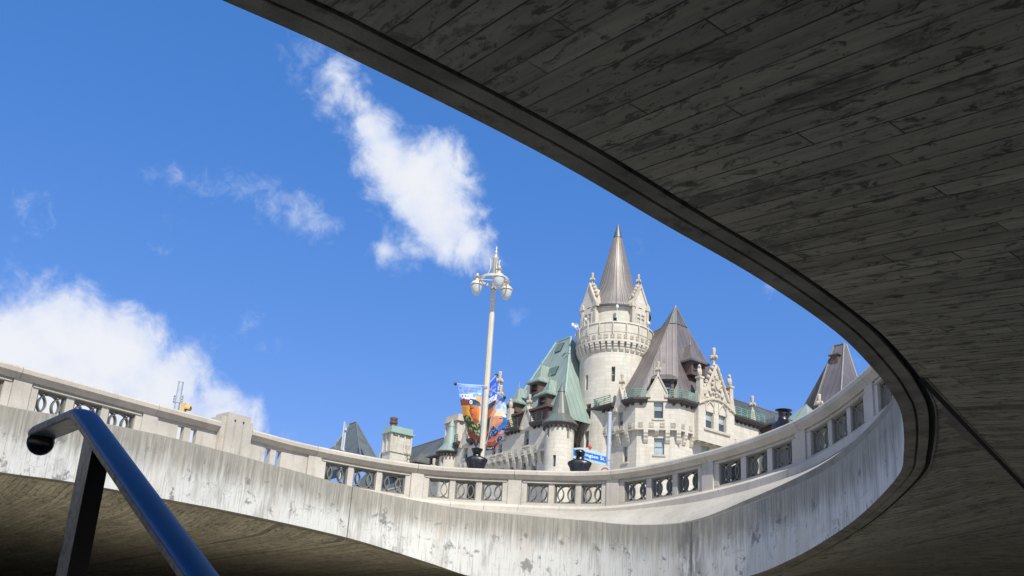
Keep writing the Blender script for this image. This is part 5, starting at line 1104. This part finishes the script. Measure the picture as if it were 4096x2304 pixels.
def bust(px, py, Y, s, yaw, hat, lab, gz=4.06):
    """px, py: photo point of the shoulder line; yaw turns the face (pi = face away from the viewer)"""
    b = at_y(px, py, Y); zs = b.z; root = empty('bust', (b.x, b.y, gz + 0.0), lab, 'statue', 'bronze busts behind the balustrade')
    c = V((b.x, b.y, zs)); X = V((math.cos(yaw), math.sin(yaw), 0)); F_ = V((-math.sin(yaw), math.cos(yaw), 0)); mb = MB()
    loft(mb, [(-.52 * s, .19 * s, .13 * s, 0, 0), (-.48 * s, .205 * s, .14 * s, 0, 0), (-.3 * s, .235 * s, .155 * s, 0, 0), (-.17 * s, .27 * s, .165 * s, 0, 0), (-.08 * s, .315 * s, .172 * s, 0, 0), (-.035 * s, .325 * s, .17 * s, 0, 0), (0, .31 * s, .16 * s, 0, 0), (.035 * s, .235 * s, .145 * s, 0, 0), (.06 * s, .16 * s, .12 * s, 0, 0),
              (.075 * s, .115 * s, .105 * s, 0, 0), (.085 * s, .10 * s, .095 * s, 0, .01 * s), (.11 * s, .095 * s, .09 * s, 0, .012 * s), (.14 * s, .098 * s, .10 * s, 0, .02 * s), (.18 * s, .108 * s, .12 * s, 0, .03 * s), (.23 * s, .112 * s, .13 * s, 0, .03 * s), (.28 * s, .10 * s, .12 * s, 0, .028 * s), (.31 * s, .07 * s, .09 * s, 0, .02 * s), (.33 * s, .03 * s, .04 * s, 0, .02 * s)], c, yaw, 48, 2.3, .06)
    n0 = c + F_ * .145 * s + Z * .20 * s
    mb.prism([n0 - X * .018 * s, n0 + X * .018 * s, n0 + Z * .07 * s - F_ * .02 * s], F_ * .035 * s); mb.ball(n0 - Z * .04 * s - F_ * .01 * s, .035 * s, .015 * s, .012 * s, 8, 4)
    for sg in (-1, 1): mb.ball(c + X * sg * .116 * s + Z * .205 * s + F_ * .02 * s, .016 * s, .025 * s, .042 * s, 8, 6); mb.ball(c + X * sg * .035 * s + F_ * .13 * s + Z * .235 * s, .018 * s, .012 * s, .012 * s, 6, 4)
    o = mb.build('figure', M['bronze'], root, smooth=True); mb = MB()
    loft(mb, [(.05 * s, .135 * s, .125 * s, 0, 0), (.075 * s, .118 * s, .11 * s, 0, 0), (.135 * s, .112 * s, .108 * s, 0, 0), (.14 * s, .10 * s, .10 * s, 0, .005)], c, yaw, 24); mb.build('collar', M['bronze'], root, smooth=True)
    mb = MB(); hz = {'cocked': .19, 'field': .23, 'peaked': .20}[hat] * s
    if hat == 'cocked': loft(mb, [(hz - .05 * s, .112 * s, .125 * s, 0, .02), (hz, .135 * s, .15 * s, 0, .02), (hz + .06 * s, .165 * s, .17 * s, 0, .02), (hz + .085 * s, .17 * s, .175 * s, 0, .02), (hz + .07 * s, .14 * s, .14 * s, 0, .02), (hz + .03 * s, .09 * s, .1 * s, 0, .02)], c, yaw, 24, 2.4)
    elif hat == 'field': loft(mb, [(hz - .03 * s, .11 * s, .13 * s, 0, .02), (hz + .01 * s, .135 * s, .15 * s, 0, .02), (hz + .055 * s, .148 * s, .15 * s, .01 * s, .01), (hz + .095 * s, .11 * s, .12 * s, .015 * s, .01), (hz + .11 * s, .05 * s, .06 * s, .015 * s, .01)], c, yaw, 24); mb.ball(c + F_ * .17 * s + Z * hz, .08 * s, .07 * s, .012 * s, 12, 4)
    else:
        loft(mb, [(hz + .03 * s, .098 * s, .122 * s, 0, .02), (hz + .06 * s, .102 * s, .128 * s, 0, .02), (hz + .085 * s, .16 * s, .185 * s, 0, .02), (hz + .10 * s, .168 * s, .195 * s, 0, .02), (hz + .112 * s, .13 * s, .15 * s, 0, .02), (hz + .118 * s, .03 * s, .03 * s, 0, .02)], c, yaw, 28)
        vis = [c + X * .1 * s * math.sin(q) + F_ * (.125 + .075 * math.cos(q)) * s + Z * (hz + .035 - .03 * math.cos(q)) * 1.0 for q in [-1.4 + 2.8 * k / 8 for k in range(9)]]; mb.prism(vis, Z * .012)
    mb.build('hat', M['bronze'], root, smooth=True)
    pl = MB(); pz = zs - .52 * s; fr_ = Fr((b.x, b.y), X, F_); pl.box(fr_, -.19 * s, .19 * s, -.19 * s, .19 * s, gz - .05, pz - .08); pl.box(fr_, -.23 * s, .23 * s, -.23 * s, .23 * s, pz - .079, pz)
    pb = pl.build('plinth', M['plinth'], None); tag(pb, {'cocked': 'black stone plinth under the bust in front of the lamp post', 'field': 'black stone plinth under the bust in front of the street name sign', 'peaked': 'black stone plinth under the bust in the wide round cap'}[hat], 'plinth', 'black plinths under the busts')
    return root
bust(1906, 1834, 26.9, 1.0, R(178), 'cocked', 'dark bronze bust seen from behind, hat flaring upwards, beside the lamp post')
bust(2319, 1848, 26.3, 1.04, R(172), 'field', 'dark bronze bust seen from behind in soft cap before the blue street sign')
bust(3133, 1694, 21.3, 1.08, R(-72), 'peaked', 'dark bronze bust in wide peaked cap turned right, above the right hand rail', 4.3)
c = at_y(2962, 1900, 22.4); st = empty('statue', (c.x, c.y, 4.15), 'small draped bronze figure glimpsed through a ring screen right of the middle', 'statue'); mb = MB(); rows = []
for (z, w_, d_) in ((-.62, .26, .2), (-.4, .23, .18), (-.1, .2, .15), (.15, .24, .15), (.3, .25, .14), (.37, .12, .1), (.42, .06, .06), (.46, .07, .08), (.55, .085, .1), (.62, .07, .085), (.65, .02, .02)):
    rows.append([c + V(((w_ * (1 + (.09 * math.sin(7 * a + z * 6) if z < .3 else 0))) * math.cos(a), (d_ * (1 + (.09 * math.sin(9 * a + z * 9) if z < .3 else 0))) * math.sin(a), z - .12)) for a in [2 * math.pi * k / 48 for k in range(48)]])
mb.grid(rows, None, cu=True); mb.cap(rows[0]); mb.cap(rows[-1]); mb.build('figure', simple('polished_bronze', (.10, .10, .11), .22, .9, .3, 20), st, smooth=True)
MB().box(Fr((c.x, c.y), (1, 0), (0, 1)), -.3, .3, -.25, .25, 4.12, c.z - .735).build('base', M['plinth'], st)

# ------------------------------------------------------------------ street signs
sg_ = at_y(2438, 1700, 34.0); sz = lambda y, x=2438: ray(x, y).z / ray(x, y).xy.length * sg_.xy.length
ss = empty('street_sign', (sg_.x, sg_.y, 4.05), 'grey pole carrying the blue and white Wellington St. name blade', 'street sign')
MB().lathe(V((sg_.x, sg_.y, 0)), [(.085, 4.05), (.08, sz(1658)), (.092, sz(1657)), (.092, sz(1652)), (.05, sz(1648)), (0, sz(1647))], 16).build('pole', M['galv'], ss, smooth=True)
bl = Fr((sg_.x, sg_.y), -eR, -eL); x1_, zr1 = bl.px(2421, 1842); x0_, zl1 = bl.px(2291, 1808); zc_ = (zr1 + zl1) / 2; hb = .125
mb = MB(); n = 14; tp_ = [bl(x1_ + (x0_ - x1_) * k / n, .02, zc_ + hb + .03 + .13 * math.sin(math.pi * k / n)) for k in range(n + 1)]; mb.prism([bl(x1_, .02, zc_ - hb - .09)] + tp_ + [bl(x0_, .02, zc_ - hb - .09)], bl.N * .02); bd_ = mb.build('blade', M['signgrey'], ss)
mb = MB(); mb.box(bl, x1_, x0_, .0425, .046, zc_ - hb, zc_ + hb); mb.build('cyan_edge', M['signcyan'], bd_); mb = MB(); mb.box(bl, x1_ + .005, x0_ - .005, .0465, .05, zc_ - hb + .018, zc_ + hb - .018); mb.build('blue_band', M['signblue'], bd_)
xm = (x0_ + x1_) / 2
lettering('Wellington St.', lambda x, y: bl(xm - x, .053, zc_ + y), abs(x0_ - x1_) * .93, .17, M['inkw'], bd_, .02); lettering('CONFEDERATION', lambda x, y: bl(xm - x, .046, zc_ + hb + .05 + y), .45, .045, M['inkw'], bd_)
lf = [(0, 1), (.18, .6), (.4, .7), (.32, .25), (.6, .5), (.65, .3), (.95, .3), (.8, .05), (.95, -.1), (.5, -.4), (.55, -.6), (.08, -.5), (.08, -1), (-.08, -1), (-.08, -.5), (-.55, -.6), (-.5, -.4), (-.95, -.1), (-.8, .05), (-.95, .3), (-.65, .3), (-.6, .5), (-.32, .25), (-.4, .7), (-.18, .6)]
mb = MB(); mb.prism([bl(xm + .02 + p * .10, .043, zc_ + hb + .19 + q * .10) for p, q in lf], bl.N * .01); mb.build('maple_leaf', M['red'], bd_)
for zz in (-.1, .1): mb = MB(); mb.lathe(V((sg_.x, sg_.y, 0)), [(.083, zc_ - .09 + zz), (.097, zc_ - .085 + zz), (.097, zc_ - .06 + zz), (.083, zc_ - .055 + zz)], 16); mb.box(bl, .09, x1_ + .03 if x1_ > .09 else .3, .0, .02, zc_ - .09 + zz, zc_ - .06 + zz); mb.build('clamp', M['galv'], ss)
c = at_y(2420, 1886, 33.6); rs = empty('traffic_sign', (c.x, c.y, 4.05), 'white sign with red ring, its top just showing beside the grey pole', 'traffic sign'); tf = Fr((c.x, c.y), V((.93, -.35, 0)), V((-.35, -.93, 0)))
MB().box(tf, -.18, .18, 0, .012, c.z - .28, c.z + .22).build('panel', M['signgrey'], rs); mb = MB(); mb.lathe(tf(0, .014, c.z), [(.11, 0), (.15, .0), (.15, .006), (.11, .006), (.11, 0)], 28, ax=(tf.X, Z, tf.N)); mb.build('red_ring', M['red'], rs); MB().box(tf, -.03, .03, -.05, -.002, 4.05, c.z + .1).build('post', M['galv'], rs)
# blade seen edge on behind the left rail
c = at_y(1377, 1745, 31.0); es = empty('road_sign', (c.x, c.y, 4.05), 'white road sign seen edge on, standing before the far pyramid roof', 'road sign'); v_ = V((c.x, c.y, 0)).normalized(); ef = Fr((c.x, c.y), V((v_.x * .99 + .16, v_.y * .99, 0)), V((-v_.y, v_.x, 0)))
z0_, z1_ = sz(1806, 1368) / sg_.xy.length * c.xy.length, sz(1700, 1380) / sg_.xy.length * c.xy.length
mb = MB(); mb.prism([ef(-.3, 0, z0_), ef(.34, 0, z0_ + .1), ef(.34, 0, z1_ - .02), ef(.05, 0, z1_ + .10), ef(-.3, 0, z1_ + .05)], ef.N * .012); mb.build('panel', M['white'], es)
mb = MB(); mb.box(ef, -.03, .03, -.05, -.005, 4.05, z1_ - .1); [mb.box(ef, -.09, .2, -.07, -.006, z, z + .05) for z in (z0_ + .02, z1_ - .2)]; mb.build('post', M['galv'], es)
# traffic signal on a stout pole
c = at_y(714, 1590, 31.0); ts = empty('traffic_signal', (c.x, c.y, 4.05), 'pale grey pole with a yellow signal head over the left rail', 'traffic signal'); q_ = lambda x, y: ray(x, y).z / ray(x, y).xy.length * c.xy.length
MB().lathe(V((c.x, c.y, 0)), [(.10, 4.05), (.088, q_(720, 1530)), (.094, q_(720, 1530)), (.094, q_(720, 1527)), (0, q_(720, 1526))], 20).build('pole', M['galv'], ts, smooth=True)
cf_ = Fr((c.x, c.y), (1, 0), (0, -1)); za_, zb2 = q_(712, 1613), q_(712, 1580); mb = MB(); mb.lathe(V((c.x, c.y, 0)), [(.093, za_), (.103, za_ + .01), (.103, zb2), (.093, zb2 + .01)], 20); mb.box(cf_, -.16, -.09, -.02, .02, za_, zb2); mb.box(cf_, .09, .16, -.02, .02, za_, zb2)
mb.build('clamp', M['galv'], ts); mb = MB(); [mb.ball(cf_(sx_, .03, za_ + .05 + .09 * k), .018, seg=6, rings=4) for sx_ in (-.135, .135) for k in range(3)]; tag(mb.build('bolts', M['black'], ts), kind=None)
zc2 = q_(742, 1632); mb = MB(); mb.box(cf_, .13, .18, -.02, .03, zc2 - .3, zc2 + .15); mb.build('bracket', M['galv'], ts); mb = MB(); mb.box(cf_, .18, .30, -.12, .12, zc2 - .40, zc2 + .12); hd = mb.build('signal_head', M['yellow'], ts); mb = MB(); rows = []
for t_ in (0, 1):
    rows.append([V((c.x + .29 + .19 * t_, c.y, zc2 - .02)) + V((0, math.cos(a) * .12, math.sin(a) * (.13 - .03 * t_) - .03 * t_)) for a in [math.pi * (-.15 + 1.3 * k / 14) for k in range(15)]])
mb.grid(rows); mb.build('visor', M['yellow'], hd, smooth=True); mb = MB(); mb.lathe(V((c.x + .302, c.y, zc2 - .02)), [(0, 0), (.1, 0), (.1, .01), (0, .02)], 16, ax=(V((0, 1, 0)), Z, V((1, 0, 0)))); mb.build('lens', M['black'], hd)

# ------------------------------------------------------------------ handrail and the flight it serves
d_ = V((.669, -.743, 0)).normalized(); p_ = V((d_.y, -d_.x, 0))
if p_.x < 0: p_ = -p_
RB = at_y(342, 1656, 2.75); hr = empty('handrail', (RB.x, RB.y, -.3), 'blue painted handrail on a dark post, level end at the left', 'handrail')
path = []; up0 = []
def rp(s, z): q = RB - d_ * s; return V((q.x, q.y, RB.z + z))
path = [rp(.40, -.012), rp(.385, -.003), rp(.36, 0), rp(.3, 0), rp(.15, 0), rp(.035, 0), rp(.012, -.002), rp(-.012, -.010), rp(-.04, -.024), rp(-.5, -.024 - .46 * .525), rp(-1.1, -.024 - 1.06 * .525), rp(-2.6, -.024 - 2.56 * .525)]
pf = [(-.029, -.017), (-.032, -.014), (-.034, .0), (-.032, .007), (-.026, .013), (-.014, .017), (0, .0185), (.014, .017), (.026, .013), (.032, .007), (.034, .0), (.032, -.014), (.029, -.017)]
rows = []; rb2 = []
for i, q in enumerate(path):
    t_ = (path[min(i + 1, len(path) - 1)] - path[max(i - 1, 0)]).normalized(); u_ = p_.cross(t_).normalized() * (1 if p_.cross(d_).z > 0 else -1)
    rows.append([q + p_ * a * 1.2 + u_ * b_ for a, b_ in pf]); rb2.append([q + p_ * a + u_ * b_ for a, b_ in ((-.0418, .001), (-.040, -.0155), (-.036, -.0195), (.036, -.0195), (.040, -.0155), (.0418, .001))])
mb = MB(); mb.grid(rows, None, cu=True); mb.cap(rows[0]); mb.cap(rows[-1]); mb.build('rail', M['blue'], hr, smooth=True)
mb = MB(); mb.grid(rb2, None, cu=True); mb.cap(rb2[0]); mb.build('flat_bar', M['post'], hr); mb = MB(); mb.ball(rp(.39, -.034), .043, .034, .046, 18, 12, ax=(p_, d_, Z)); mb.build('end_cap', M['railshade'], hr, smooth=True)  # rail end coloured black to carry its shade
pq = Fr(rp(-.15, 0), d_, p_); mb = MB(); zp_ = RB.z - .104; mb.hexa([pq(-.045, -.025, -.3), pq(.045, -.025, -.3), pq(.045, .025, -.3), pq(-.045, .025, -.3), pq(-.045, -.025, zp_ + .025), pq(.045, -.025, zp_ - .025), pq(.045, .025, zp_ - .025), pq(-.045, .025, zp_ + .025)]); mb.build('post', M['post'], hr); MB().box(pq, .0455, .049, -.0255, .0255, -.28, zp_ - .027).build('shade_face', M['railshade'], hr)  # black sheet added on the down-slope face as painted shade
mb = MB(); mb.box(pq, -.08, .08, -.08, .08, -.3, -.285); mb.build('base_plate', M['post'], hr)
sf_ = Fr((RB.x, RB.y), d_, p_); mb = MB(); mb.box(sf_, -6, -.1, -6, .3, -.7, -.3)
for k in range(14): mb.box(sf_, -.1 + k * .28, -.1 + (k + 1) * .28, -6, .3, -3.2, -.3 - .17 * (k + 1))
tag(mb.build('stairs', M['ground']), kind='structure')
for r_ in (lamp, b1_, b2_, b3_, ss, rs, es, ts, hr, st): settle(r_)
for r_ in [o for o in S.objects if o.name.startswith('bust')]: settle(r_)
